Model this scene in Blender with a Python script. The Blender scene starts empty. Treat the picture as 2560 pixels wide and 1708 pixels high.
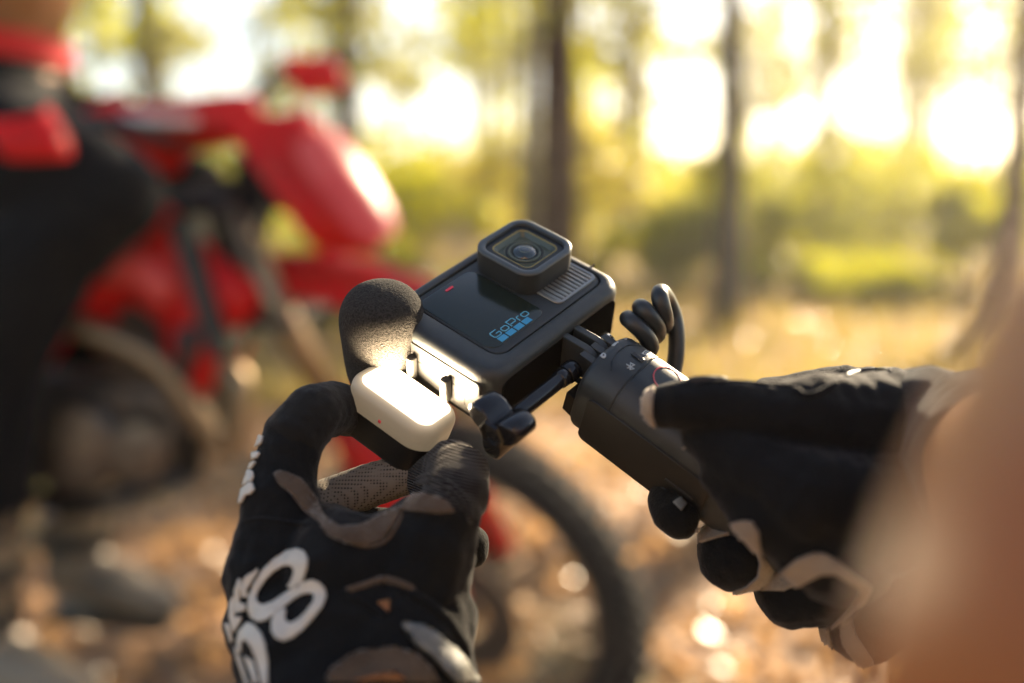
import bpy, bmesh, math, random
from mathutils import Vector, Matrix, Quaternion, noise
from mathutils.bvhtree import BVHTree
from mathutils.geometry import delaunay_2d_cdt

# ------------------------------------------------------------------ camera, light, exposure
S = bpy.context.scene
COL = S.collection
CAM_H, PITCH = 1.08, math.radians(8.0)
cd = bpy.data.cameras.new('photo_camera')
cd.lens = 35.0; cd.sensor_width = 36.0
cd.clip_start = 0.01; cd.clip_end = 600
cd.dof.use_dof = True; cd.dof.focus_distance = 0.362; cd.dof.aperture_fstop = 2.8
cd.dof.aperture_blades = 0
cam = bpy.data.objects.new('photo_camera', cd); COL.objects.link(cam)
cam.location = (0, 0, CAM_H); cam.rotation_euler = (math.pi/2 - PITCH, 0, 0)
S.camera = cam
SUN_EL, SUN_AZ = math.radians(24), math.radians(33)      # azimuth measured from +Y towards +X
world = bpy.data.worlds.new('World'); S.world = world; world.use_nodes = True
wn = world.node_tree; bg = wn.nodes['Background']
sky = wn.nodes.new('ShaderNodeTexSky'); sky.sky_type = 'NISHITA'; sky.sun_disc = False
sky.sun_elevation = SUN_EL; sky.sun_rotation = SUN_AZ; sky.dust_density = 1.2; sky.air_density = 1.0
wn.links.new(sky.outputs['Color'], bg.inputs['Color']); bg.inputs['Strength'].default_value = 0.05
sd = bpy.data.lights.new('sun', 'SUN'); sd.energy = 5.0; sd.angle = math.radians(0.5); sd.color = (1.0, 0.80, 0.54)
sun = bpy.data.objects.new('sun', sd); COL.objects.link(sun)
sdir = Vector((math.sin(SUN_AZ)*math.cos(SUN_EL), math.cos(SUN_AZ)*math.cos(SUN_EL), math.sin(SUN_EL)))
sun.rotation_euler = (-sdir).to_track_quat('-Z', 'Y').to_euler(); sun.location = sdir*30
S.view_settings.view_transform = 'Standard'; S.view_settings.look = 'None'
S.view_settings.gamma = 1.0; S.view_settings.use_curve_mapping = False
S.view_settings.exposure = 2.4
S.render.engine = 'CYCLES'
S.cycles.use_denoising = True
S.cycles.max_bounces = 8; S.cycles.transparent_max_bounces = 8
S.cycles.sample_clamp_indirect = 8

rnd = random.Random(7)
F = 2560*35/36.0
CM = Matrix.Translation((0, 0, CAM_H)) @ Matrix.Rotation(math.pi/2 - PITCH, 4, 'X')
FLIP = Matrix.Diagonal((1, -1, -1, 1))
CF = CM @ FLIP                                       # camera frame: x right, y down, z forward (metres)

def P(px, py, zmm):
    "a point at a given distance (mm) along the sight line through a photo pixel"
    z = zmm/1000.0
    return CF @ Vector(((px-1280)/F*z, (py-854)/F*z, z))
def ray(px, py):
    d = CF.to_3x3() @ Vector(((px-1280)/F, (py-854)/F, 1.0))
    return Vector((0, 0, CAM_H)), d.normalized()
def PY(px, py, y):
    "the point where the sight line crosses the vertical plane at world y"
    o, d = ray(px, py)
    return o + d*((y-o.y)/d.y)

# ------------------------------------------------------------------ materials
def newmat(name):
    m = bpy.data.materials.new(name); m.use_nodes = True
    nt = m.node_tree; return m, nt, nt.nodes['Principled BSDF']
def N(nt, t, **kw):
    n = nt.nodes.new(t)
    for k, v in kw.items():
        if k in n.inputs: n.inputs[k].default_value = v
        else: setattr(n, k, v)
    return n
def L(nt, a, b): nt.links.new(a, b)
def rgb(c): return (c[0], c[1], c[2], 1)

def mat(name, col, rough=.5, metal=0., spec=.5, col2=None, cscale=40., bump=0., bscale=400., coat=0., sheen=0., detail=6, rvar=0., dist=.001, dust=0.):
    m, nt, b = newmat(name)
    b.inputs['Base Color'].default_value = rgb(col); b.inputs['Roughness'].default_value = rough
    b.inputs['Metallic'].default_value = metal; b.inputs['Specular IOR Level'].default_value = spec
    b.inputs['Coat Weight'].default_value = coat
    if sheen:
        b.inputs['Sheen Weight'].default_value = sheen; b.inputs['Sheen Roughness'].default_value = .5
    tc = N(nt, 'ShaderNodeTexCoord')
    if col2 is not None or rvar:
        n = N(nt, 'ShaderNodeTexNoise', Scale=cscale, Detail=detail); L(nt, tc.outputs['Object'], n.inputs['Vector'])
        r = N(nt, 'ShaderNodeMapRange'); r.inputs['From Min'].default_value = .35; r.inputs['From Max'].default_value = .65
        L(nt, n.outputs['Fac'], r.inputs['Value'])
        if col2 is not None:
            mx = N(nt, 'ShaderNodeMix', data_type='RGBA'); mx.inputs[6].default_value = rgb(col); mx.inputs[7].default_value = rgb(col2)
            L(nt, r.outputs['Result'], mx.inputs[0]); L(nt, mx.outputs[2], b.inputs['Base Color'])
        if rvar:
            r2 = N(nt, 'ShaderNodeMapRange'); r2.inputs['To Min'].default_value = rough-rvar; r2.inputs['To Max'].default_value = rough+rvar
            L(nt, n.outputs['Fac'], r2.inputs['Value']); L(nt, r2.outputs['Result'], b.inputs['Roughness'])
    if dust:                                            # specks of dust and faint rubbed patches
        dn = N(nt, 'ShaderNodeTexVoronoi', Scale=420.); L(nt, tc.outputs['Object'], dn.inputs['Vector'])
        dc = N(nt, 'ShaderNodeTexNoise', Scale=90., Detail=5.); L(nt, tc.outputs['Object'], dc.inputs['Vector'])
        dr = N(nt, 'ShaderNodeMapRange'); dr.inputs['From Min'].default_value = .10; dr.inputs['From Max'].default_value = .03; dr.inputs['To Min'].default_value = 0.; dr.inputs['To Max'].default_value = 1.
        L(nt, dn.outputs['Distance'], dr.inputs['Value'])
        dm = N(nt, 'ShaderNodeMapRange'); dm.inputs['From Min'].default_value = .52; dm.inputs['From Max'].default_value = .7; L(nt, dc.outputs['Fac'], dm.inputs['Value'])
        du = N(nt, 'ShaderNodeMath', operation='MULTIPLY'); L(nt, dr.outputs['Result'], du.inputs[0]); L(nt, dm.outputs['Result'], du.inputs[1])
        dk = N(nt, 'ShaderNodeMath', operation='MULTIPLY'); L(nt, du.outputs[0], dk.inputs[0]); dk.inputs[1].default_value = dust
        src = b.inputs['Base Color'].links[0].from_socket if b.inputs['Base Color'].links else None
        dx = N(nt, 'ShaderNodeMix', data_type='RGBA'); dx.inputs[6].default_value = rgb(col); dx.inputs[7].default_value = (.30, .26, .21, 1)
        if src: L(nt, src, dx.inputs[6])
        L(nt, dk.outputs[0], dx.inputs[0]); L(nt, dx.outputs[2], b.inputs['Base Color'])
    if bump:
        n = N(nt, 'ShaderNodeTexNoise', Scale=bscale, Detail=4.); L(nt, tc.outputs['Object'], n.inputs['Vector'])
        bp = N(nt, 'ShaderNodeBump', Strength=bump, Distance=dist); L(nt, n.outputs['Fac'], bp.inputs['Height'])
        L(nt, bp.outputs['Normal'], b.inputs['Normal'])
    return m

def fabric(name, col, col2, weave=900., strength=.6, wave=None, rough=.9, sheen=.35, fold=0.):
    "woven cloth: crossing threads as fine relief, slight mottling"
    m, nt, b = newmat(name)
    b.inputs['Roughness'].default_value = rough; b.inputs['Specular IOR Level'].default_value = .2
    b.inputs['Sheen Weight'].default_value = sheen; b.inputs['Sheen Roughness'].default_value = .4
    tc = N(nt, 'ShaderNodeTexCoord')
    n = N(nt, 'ShaderNodeTexNoise', Scale=60., Detail=8.); L(nt, tc.outputs['Object'], n.inputs['Vector'])
    mx = N(nt, 'ShaderNodeMix', data_type='RGBA'); mx.inputs[6].default_value = rgb(col); mx.inputs[7].default_value = rgb(col2)
    r = N(nt, 'ShaderNodeMapRange'); r.inputs['From Min'].default_value = .35; r.inputs['From Max'].default_value = .7
    L(nt, n.outputs['Fac'], r.inputs['Value']); L(nt, r.outputs['Result'], mx.inputs[0]); L(nt, mx.outputs[2], b.inputs['Base Color'])
    if wave:
        w = N(nt, 'ShaderNodeTexWave', Scale=wave[3], Distortion=.6, Detail=1.); w.wave_type = 'BANDS'; w.bands_direction = 'X'
        mp = N(nt, 'ShaderNodeMapping'); L(nt, tc.outputs['Object'], mp.inputs['Vector'])
        q = Vector(wave[:3]).normalized().rotation_difference(Vector((1, 0, 0)))
        mp.inputs['Rotation'].default_value = q.to_euler()
        L(nt, mp.outputs['Vector'], w.inputs['Vector']); h = w.outputs['Fac']
    else:
        v = N(nt, 'ShaderNodeTexVoronoi', Scale=weave); L(nt, tc.outputs['Object'], v.inputs['Vector']); h = v.outputs['Distance']
    bp = N(nt, 'ShaderNodeBump', Strength=strength, Distance=.0006); L(nt, h, bp.inputs['Height'])
    last = bp
    if fold:
        n2 = N(nt, 'ShaderNodeTexNoise', Scale=55., Detail=2., Distortion=.8); L(nt, tc.outputs['Object'], n2.inputs['Vector'])
        bp2 = N(nt, 'ShaderNodeBump', Strength=fold, Distance=.004); L(nt, n2.outputs['Fac'], bp2.inputs['Height'])
        L(nt, bp.outputs['Normal'], bp2.inputs['Normal']); last = bp2
    L(nt, last.outputs['Normal'], b.inputs['Normal'])
    return m

def leafmat(name, c1, c2, trans=.5, scale=1.5, gloss=.3):
    m, nt, b = newmat(name)
    tc = N(nt, 'ShaderNodeNewGeometry')
    n = N(nt, 'ShaderNodeTexNoise', Scale=scale, Detail=3.); L(nt, tc.outputs['Position'], n.inputs['Vector'])
    r = N(nt, 'ShaderNodeMapRange'); r.inputs['From Min'].default_value = .3; r.inputs['From Max'].default_value = .7
    L(nt, n.outputs['Fac'], r.inputs['Value'])
    mx = N(nt, 'ShaderNodeMix', data_type='RGBA'); mx.inputs[6].default_value = rgb(c1); mx.inputs[7].default_value = rgb(c2)
    L(nt, r.outputs['Result'], mx.inputs[0]); L(nt, mx.outputs[2], b.inputs['Base Color'])
    b.inputs['Roughness'].default_value = gloss; b.inputs['Specular IOR Level'].default_value = .4
    t = N(nt, 'ShaderNodeBsdfTranslucent'); hs = N(nt, 'ShaderNodeHueSaturation', Saturation=1.1, Value=3.2); L(nt, mx.outputs[2], hs.inputs['Color']); L(nt, hs.outputs['Color'], t.inputs['Color'])
    ms = N(nt, 'ShaderNodeMixShader', Fac=trans); L(nt, b.outputs[0], ms.inputs[1]); L(nt, t.outputs[0], ms.inputs[2])
    L(nt, ms.outputs[0], nt.nodes['Material Output'].inputs['Surface'])
    return m

M = {}
M['plastic'] = mat('matte_plastic', (.024, .028, .028), .5, col2=(.032, .037, .037), cscale=300, bump=.35, bscale=2600, dist=.0003, rvar=.1, dust=.6)
M['camfront'] = mat('camera_front_plastic', (.022, .0255, .0255), .55, bump=.25, bscale=3000, dist=.0002, rvar=.1, cscale=120, dust=.6)
M['hood'] = mat('hood_metal_lit', (.075, .086, .088), .42, metal=.3, bump=.1, bscale=2000, dist=.0002)  # lighter than the hood sides, to carry the light on the front rim
M['cavityshade'] = mat('shaded_cavity_black', (.004, .004, .004), .95, spec=.05)  # near-black colour stands in for the shade under the housing
M['dark'] = mat('deep_black_plastic', (.008, .008, .008), .45, bump=.2, bscale=1500, dist=.0002)
M['gloss'] = mat('gloss_black_plastic', (.012, .012, .013), .18, rvar=.06, cscale=150)
M['glass'] = mat('screen_glass', (.015, .021, .015), .18, coat=.15, rvar=.09, cscale=25, dust=.35)
M['lens'] = mat('lens_glass', (.045, .058, .034), .35, coat=.25, spec=.5)  # green-grey base stands in for reflections inside the lens
M['lensdeep'] = mat('lens_barrel', (.006, .008, .005), .35)
M['dome'] = mat('lens_front_element', (.012, .016, .009), .06, coat=1., spec=.8)
M['lensring'] = mat('lens_ring', (.11, .13, .09), .35)  # lightened so the rings show the contrast of reflected light
M['gold'] = mat('lens_gold_trim', (.30, .22, .06), .4, metal=.5)
M['red'] = mat('record_red', (.85, .03, .06), .4)
M['blue'] = mat('logo_blue', (.045, .30, .50), .45)
M['bluelight'] = mat('logo_pale_blue', (.10, .36, .48), .45)
M['slat'] = mat('grille_metal', (.28, .28, .26), .32, metal=.7)
M['steel'] = mat('bright_steel', (.62, .58, .5), .22, metal=1.)
M['grip'] = mat('grip_plastic', (.021, .0245, .025), .45, col2=(.027, .031, .031), cscale=200, bump=.2, bscale=2500, dist=.0002, rvar=.1, dust=.5)
M['icon'] = mat('icon_grey', (.42, .44, .43), .5)
M['redring'] = mat('button_ring_red', (.55, .06, .07), .45)
M['cable'] = mat('rubber_cable', (.022, .024, .024), .42, bump=.1, bscale=900, dist=.0002)
M['sidepanel'] = mat('side_panel_plastic', (.022, .0215, .020), .5, bump=.2, bscale=2200, dist=.0002)
M['glove'] = fabric('glove_black_cloth', (.0042, .0048, .0052), (.0075, .008, .0085), 1400, .5, fold=.35, sheen=.12)
M['suede'] = fabric('glove_dark_suede', (.009, .009, .0085), (.014, .0135, .012), 2200, .5, fold=.2, sheen=.15)
M['rib'] = fabric('glove_ribbed_knit', (.010, .009, .008), (.015, .013, .011), wave=(.25, .2, 1., 330.), strength=1., sheen=.2)
M['mesh'] = None
M['beige'] = fabric('glove_beige_lining', (.23, .18, .13), (.32, .26, .19), 1200, .6)
M['tan'] = fabric('glove_tan_suede', (.07, .048, .032), (.12, .085, .058), 900, .7, fold=.6)
M['print'] = mat('glove_white_print', (.62, .58, .49), .5, col2=(.54, .50, .42), cscale=200, bump=.2, bscale=1500, dist=.0002)
M['velcro'] = mat('cuff_rubber_grey', (.30, .31, .28), .5, col2=(.05, .05, .05), cscale=70, bump=.4, bscale=300)
M['skin'] = None

def skinmat():
    m, nt, b = newmat('skin')
    tc = N(nt, 'ShaderNodeTexCoord'); n = N(nt, 'ShaderNodeTexNoise', Scale=30., Detail=6.); L(nt, tc.outputs['Object'], n.inputs['Vector'])
    mx = N(nt, 'ShaderNodeMix', data_type='RGBA'); mx.inputs[6].default_value = (.30, .118, .022, 1); mx.inputs[7].default_value = (.20, .066, .013, 1)
    L(nt, n.outputs['Fac'], mx.inputs[0]); L(nt, mx.outputs[2], b.inputs['Base Color'])
    b.inputs['Roughness'].default_value = .5; b.inputs['Subsurface Weight'].default_value = .05
    b.inputs['Subsurface Radius'].default_value = (1, .35, .2); b.inputs['Subsurface Scale'].default_value = .006
    n2 = N(nt, 'ShaderNodeTexNoise', Scale=700., Detail=3.); L(nt, tc.outputs['Object'], n2.inputs['Vector'])
    bp = N(nt, 'ShaderNodeBump', Strength=.2, Distance=.001); L(nt, n2.outputs['Fac'], bp.inputs['Height']); L(nt, bp.outputs['Normal'], b.inputs['Normal'])
    return m
M['skin'] = skinmat()

def foammat():
    m, nt, b = newmat('open_cell_foam')
    tc = N(nt, 'ShaderNodeTexCoord')
    v = N(nt, 'ShaderNodeTexVoronoi', Scale=2600.); L(nt, tc.outputs['Object'], v.inputs['Vector'])
    n = N(nt, 'ShaderNodeTexNoise', Scale=1500., Detail=3.); L(nt, tc.outputs['Object'], n.inputs['Vector'])
    cr = N(nt, 'ShaderNodeMapRange'); cr.inputs['From Min'].default_value = .3; cr.inputs['From Max'].default_value = .7
    L(nt, n.outputs['Fac'], cr.inputs['Value'])
    mx = N(nt, 'ShaderNodeMix', data_type='RGBA'); mx.inputs[6].default_value = (.012, .0115, .0105, 1); mx.inputs[7].default_value = (.055, .051, .045, 1)
    L(nt, cr.outputs['Result'], mx.inputs[0]); L(nt, mx.outputs[2], b.inputs['Base Color'])
    b.inputs['Roughness'].default_value = 1.; b.inputs['Specular IOR Level'].default_value = .1
    b.inputs['Sheen Weight'].default_value = .05
    bp = N(nt, 'ShaderNodeBump', Strength=.9, Distance=.0008); L(nt, n.outputs['Fac'], bp.inputs['Height'])
    bp2 = N(nt, 'ShaderNodeBump', Strength=.5, Distance=.0005); L(nt, v.outputs['Distance'], bp2.inputs['Height']); L(nt, bp.outputs['Normal'], bp2.inputs['Normal'])
    L(nt, bp2.outputs['Normal'], b.inputs['Normal'])
    return m
M['foam'] = foammat()

def meshcloth():
    "perforated beige spacer mesh: dark holes on a grid"
    m, nt, b = newmat('glove_perforated_mesh')
    tc = N(nt, 'ShaderNodeTexCoord')
    v = N(nt, 'ShaderNodeTexVoronoi', Scale=900., Randomness=.05); L(nt, tc.outputs['Object'], v.inputs['Vector'])
    r = N(nt, 'ShaderNodeMapRange'); r.inputs['From Min'].default_value = .22; r.inputs['From Max'].default_value = .38
    L(nt, v.outputs['Distance'], r.inputs['Value'])
    mx = N(nt, 'ShaderNodeMix', data_type='RGBA'); mx.inputs[6].default_value = (.04, .033, .025, 1); mx.inputs[7].default_value = (.22, .185, .14, 1)
    L(nt, r.outputs['Result'], mx.inputs[0]); L(nt, mx.outputs[2], b.inputs['Base Color']); b.inputs['Roughness'].default_value = .9
    bp = N(nt, 'ShaderNodeBump', Strength=.8, Distance=.0006); L(nt, r.outputs['Result'], bp.inputs['Height']); L(nt, bp.outputs['Normal'], b.inputs['Normal'])
    return m
M['mesh'] = meshcloth()

def redmat():
    "thin moulded plastic that lets some of the low sun through"
    m, nt, b = newmat('motorbike_red_plastic')
    tc = N(nt, 'ShaderNodeTexCoord'); n = N(nt, 'ShaderNodeTexNoise', Scale=9., Detail=7.); L(nt, tc.outputs['Object'], n.inputs['Vector'])
    r = N(nt, 'ShaderNodeMapRange'); r.inputs['From Min'].default_value = .55; r.inputs['From Max'].default_value = .75; L(nt, n.outputs['Fac'], r.inputs['Value'])
    mx = N(nt, 'ShaderNodeMix', data_type='RGBA'); mx.inputs[6].default_value = (.72, .006, .008, 1); mx.inputs[7].default_value = (.42, .03, .02, 1)
    L(nt, r.outputs['Result'], mx.inputs[0]); L(nt, mx.outputs[2], b.inputs['Base Color'])
    b.inputs['Roughness'].default_value = .42; b.inputs['Specular IOR Level'].default_value = .3
    t = N(nt, 'ShaderNodeBsdfTranslucent', Color=(.95, .03, .015, 1)); ms = N(nt, 'ShaderNodeMixShader', Fac=.35)
    L(nt, b.outputs[0], ms.inputs[1]); L(nt, t.outputs[0], ms.inputs[2]); L(nt, ms.outputs[0], nt.nodes['Material Output'].inputs['Surface'])
    return m
M['redplastic'] = redmat()
M['white'] = mat('motorbike_white_plastic', (.72, .66, .58), .35)
M['rubber'] = mat('tyre_rubber', (.008, .0075, .007), .85, col2=(.022, .017, .013), cscale=12, bump=.4, bscale=80, dist=.003)
M['alu'] = mat('brushed_aluminium', (.22, .18, .14), .4, metal=.9, col2=(.13, .10, .08), cscale=20)
M['goldfork'] = mat('dull_bronze', (.30, .21, .12), .4, metal=.8)
M['engine'] = mat('engine_metal', (.09, .07, .055), .5, metal=.6, col2=(.16, .11, .075), cscale=15)
M['frame'] = mat('frame_black_paint', (.014, .013, .013), .45)
M['seat'] = mat('seat_vinyl', (.012, .012, .013), .65, bump=.3, bscale=200)
M['moto'] = fabric('trouser_black_cloth', (.004, .004, .0045), (.008, .0075, .0075), 500, .4, fold=.5, sheen=.08)
M['motored'] = fabric('trouser_red_cloth', (.45, .012, .012), (.55, .02, .015), 500, .4, fold=.5)
M['boot'] = mat('boot_tan_leather', (.26, .20, .13), .45, col2=(.12, .09, .06), cscale=8)
M['bootdark'] = mat('boot_black_leather', (.02, .02, .019), .45)
M['hair'] = mat('hair_brown', (.035, .02, .012), .5, bump=.5, bscale=120, dist=.003)
M['shirt'] = fabric('shirt_cotton', (.20, .19, .17), (.26, .25, .22), 600, .4, fold=.4)
M['denim'] = fabric('shorts_cotton', (.05, .055, .06), (.07, .075, .08), 600, .4, fold=.4)
M['bark'] = mat('brown_bark', (.085, .034, .013), .85, col2=(.045, .02, .009), cscale=9, bump=.9, bscale=14, dist=.03)
M['barkgrey'] = mat('grey_brown_bark', (.055, .034, .02), .85, col2=(.03, .02, .012), cscale=9, bump=.9, bscale=14, dist=.03)
M['leafa'] = leafmat('leaf_yellow_green', (.12, .118, .012), (.10, .102, .010), .75)
M['leafb'] = leafmat('leaf_olive', (.095, .09, .012), (.065, .066, .010), .6)
M['leafc'] = leafmat('leaf_pale_gold', (.12, .108, .02), (.12, .105, .016), .75)
M['grassm'] = leafmat('grass_blade', (.12, .10, .035), (.11, .085, .03), .45)
M['litterm'] = leafmat('fallen_leaf', (.30, .19, .095), (.15, .09, .045), .3, scale=9., gloss=.3)

# ------------------------------------------------------------------ builders
def link(name, me, m, parent=None, smooth=True):
    o = bpy.data.objects.new(name, me); COL.objects.link(o)
    if m is not None and not me.materials: me.materials.append(m)
    if parent is not None: o.parent = parent
    if smooth:
        for p in me.polygons: p.use_smooth = True
    return o
def fin(bm, name, m, parent=None, smooth=True, auto=None):
    bmesh.ops.recalc_face_normals(bm, faces=bm.faces)
    me = bpy.data.meshes.new(name); bm.to_mesh(me); bm.free()
    if auto is not None: me.shade_smooth(); 
    o = link(name, me, m, parent, smooth)
    if auto is not None: me.set_sharp_from_angle(angle=math.radians(auto))
    return o
def tag(o, label=None, cat=None, group=None, kind=None):
    if label: o['label'] = label
    if cat: o['category'] = cat
    if group: o['group'] = group
    if kind: o['kind'] = kind
    return o
def empty(name, mw, label, cat, group=None):
    o = bpy.data.objects.new(name, None); COL.objects.link(o)
    o.empty_display_size = .02; o.matrix_world = mw
    return tag(o, label, cat, group)

def rrect(x0, x1, y0, y1, r, n=6):
    pts = []
    for cx, cy, a0 in ((x1-r, y1-r, 0), (x0+r, y1-r, 90), (x0+r, y0+r, 180), (x1-r, y0+r, 270)):
        for i in range(n+1):
            a = math.radians(a0+90*i/n); pts.append((cx+r*math.cos(a), cy+r*math.sin(a)))
    return pts
def loft(bm, rings, cap0=True, cap1=True, close=True):
    vs = [[bm.verts.new(p) for p in r] for r in rings]
    n = len(rings[0])
    for a, b in zip(vs, vs[1:]):
        for i in range(n if close else n-1):
            j = (i+1) % n
            bm.faces.new((a[i], a[j], b[j], b[i]))
    if cap0: bm.faces.new(vs[0])
    if cap1: bm.faces.new(list(reversed(vs[-1])))
    return vs
def rprism(bm, x0, x1, y0, y1, r, z0, z1, bev=.0, n=6, nb=3, bev1=0.):
    "rounded box standing along z; bev rounds the z0 edge, bev1 the z1 edge"
    R = []
    def ring(ins, z):
        rr = max(r-ins, .00005)
        R.append([(p[0], p[1], z) for p in rrect(x0+ins, x1-ins, y0+ins, y1-ins, rr, n)])
    if bev:
        for i in range(nb+1):
            a = math.pi/2*i/nb; ring(bev*(1-math.sin(a)), z0+bev*(1-math.cos(a)))
    else: ring(0, z0)
    if bev1:
        for i in range(nb+1):
            a = math.pi/2*i/nb; ring(bev1*(1-math.cos(a)), z1-bev1*(1-math.sin(a)))
    else: ring(0, z1)
    return loft(bm, R)
def tube(bm, pts, r, n=10, cap=True):
    pts = [Vector(p) for p in pts]; rs = r if isinstance(r, (list, tuple)) else [r]*len(pts)
    rings = []; up = None
    for i, p in enumerate(pts):
        t = (pts[min(i+1, len(pts)-1)]-pts[max(i-1, 0)]).normalized()
        if up is None:
            up = t.orthogonal().normalized()
        up = (up - t*up.dot(t)).normalized(); s = t.cross(up)
        rings.append([p+(up*math.cos(2*math.pi*k/n)+s*math.sin(2*math.pi*k/n))*rs[i] for k in range(n)])
    loft(bm, rings, cap, cap)
def spline(pts, sub=8):
    pts = [Vector(p) for p in pts]; out = []
    for i in range(len(pts)-1):
        p0, p1, p2, p3 = pts[max(i-1, 0)], pts[i], pts[i+1], pts[min(i+2, len(pts)-1)]
        for k in range(sub):
            t = k/sub
            out.append(.5*((2*p1)+(p2-p0)*t+(2*p0-5*p1+4*p2-p3)*t*t+(3*p1-p0-3*p2+p3)*t**3))
    out.append(pts[-1]); return out
def box(bm, c, s, rot=None):
    m = Matrix.Translation(c) @ (rot.to_4x4() if rot is not None else Matrix()) @ Matrix.Diagonal((s[0], s[1], s[2], 1))
    bmesh.ops.create_cube(bm, size=1, matrix=m)
def flat(bm, polys, z0, z1):
    "flat print: prism from a 2D outline, even-odd holes"
    edges = []; verts = []
    for poly in polys:
        b = len(verts); verts += [Vector(p) for p in poly]
        edges += [(b+i, b+(i+1) % len(poly)) for i in range(len(poly))]
    vo, eo, fo = delaunay_2d_cdt(verts, edges, [], 0, 1e-9)[:3]
    vt = [bm.verts.new((v.x, v.y, z1)) for v in vo]
    def inside(c):
        w = False
        for poly in polys:
            for i in range(len(poly)):
                a, b = poly[i], poly[i-1]
                if (a[1] > c[1]) != (b[1] > c[1]) and c[0] < (b[0]-a[0])*(c[1]-a[1])/(b[1]-a[1])+a[0]: w = not w
        return w
    for f in fo:
        c = sum((vo[i] for i in f), Vector((0, 0)))/3
        if inside(c): bm.faces.new([vt[i] for i in f])
    if z0 != z1:
        g = bmesh.ops.extrude_face_region(bm, geom=bm.faces[:])
        for v in [e for e in g['geom'] if isinstance(e, bmesh.types.BMVert)]: v.co.z = z0
def strokepoly(pts, w, closed=False):
    "2D polyline with width -> outline(s)"
    pts = [Vector(p) for p in pts]; n = len(pts); l, r = [], []
    for i, p in enumerate(pts):
        if closed: a, b = pts[i-1], pts[(i+1) % n]
        else: a, b = pts[max(i-1, 0)], pts[min(i+1, n-1)]
        d1 = (p-a).normalized() if (p-a).length > 1e-9 else (b-p).normalized()
        d2 = (b-p).normalized() if (b-p).length > 1e-9 else d1
        t = (d1+d2).normalized() if (d1+d2).length > 1e-6 else d1
        nn = Vector((-t.y, t.x)); k = 1/max(.5, t.dot(d1))
        ww = w[i] if isinstance(w, (list, tuple)) else w
        l.append(p+nn*ww/2*k); r.append(p-nn*ww/2*k)
    return [l, r] if closed else [l+r[::-1]]
def solid(me_obj):
    dg = bpy.context.evaluated_depsgraph_get(); dg.update()
    me = bpy.data.meshes.new_from_object(me_obj.evaluated_get(dg)); return me
def blob(name, chains, voxel, m, parent=None, smooth=6, disp=0., dsize=.02, step=.4, seg=2):
    "one continuous skin grown over chains of (point, radius)"
    bm = bmesh.new()
    for ch in chains:
        for i, (p, r) in enumerate(ch):
            p = Vector(p)
            if i == len(ch)-1:
                bmesh.ops.create_icosphere(bm, subdivisions=seg, radius=r, matrix=Matrix.Translation(p)); break
            q, r2 = Vector(ch[i+1][0]), ch[i+1][1]
            k = max(1, int((q-p).length/(min(r, r2)*step)))
            for j in range(k):
                t = j/k
                bmesh.ops.create_icosphere(bm, subdivisions=seg, radius=r+(r2-r)*t, matrix=Matrix.Translation(p.lerp(q, t)))
    me = bpy.data.meshes.new(name); bm.to_mesh(me); bm.free()
    o = bpy.data.objects.new(name, me); COL.objects.link(o)
    md = o.modifiers.new('r', 'REMESH'); md.mode = 'VOXEL'; md.voxel_size = voxel; md.use_smooth_shade = True
    if smooth:
        ms = o.modifiers.new('s', 'SMOOTH'); ms.factor = .5; ms.iterations = smooth
    if disp:
        tx = bpy.data.textures.new(name, 'CLOUDS'); tx.noise_scale = dsize
        mp = o.modifiers.new('d', 'DISPLACE'); mp.texture = tx; mp.strength = disp; mp.mid_level = .5; mp.texture_coords = 'GLOBAL'
    new = solid(o)
    o.modifiers.clear(); o.data = new; bpy.data.meshes.remove(me)
    new.materials.clear(); new.materials.append(m)
    for p in new.polygons: p.use_smooth = True
    if parent is not None:
        o.parent = parent; o.matrix_parent_inverse = parent.matrix_world.inverted()
    return o
def world_bvh(objs):
    verts, polys = [], []
    for o in objs:
        b = len(verts); mw = o.matrix_world.copy()
        if o.parent is not None: mw = world_of(o)
        verts += [mw @ v.co for v in o.data.vertices]
        polys += [tuple(b+i for i in p.vertices) for p in o.data.polygons]
    return BVHTree.FromPolygons(verts, polys)
def world_of(o):
    m = o.matrix_parent_inverse @ o.matrix_basis if o.parent else o.matrix_basis.copy()
    return (world_of(o.parent) @ m) if o.parent else m
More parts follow.
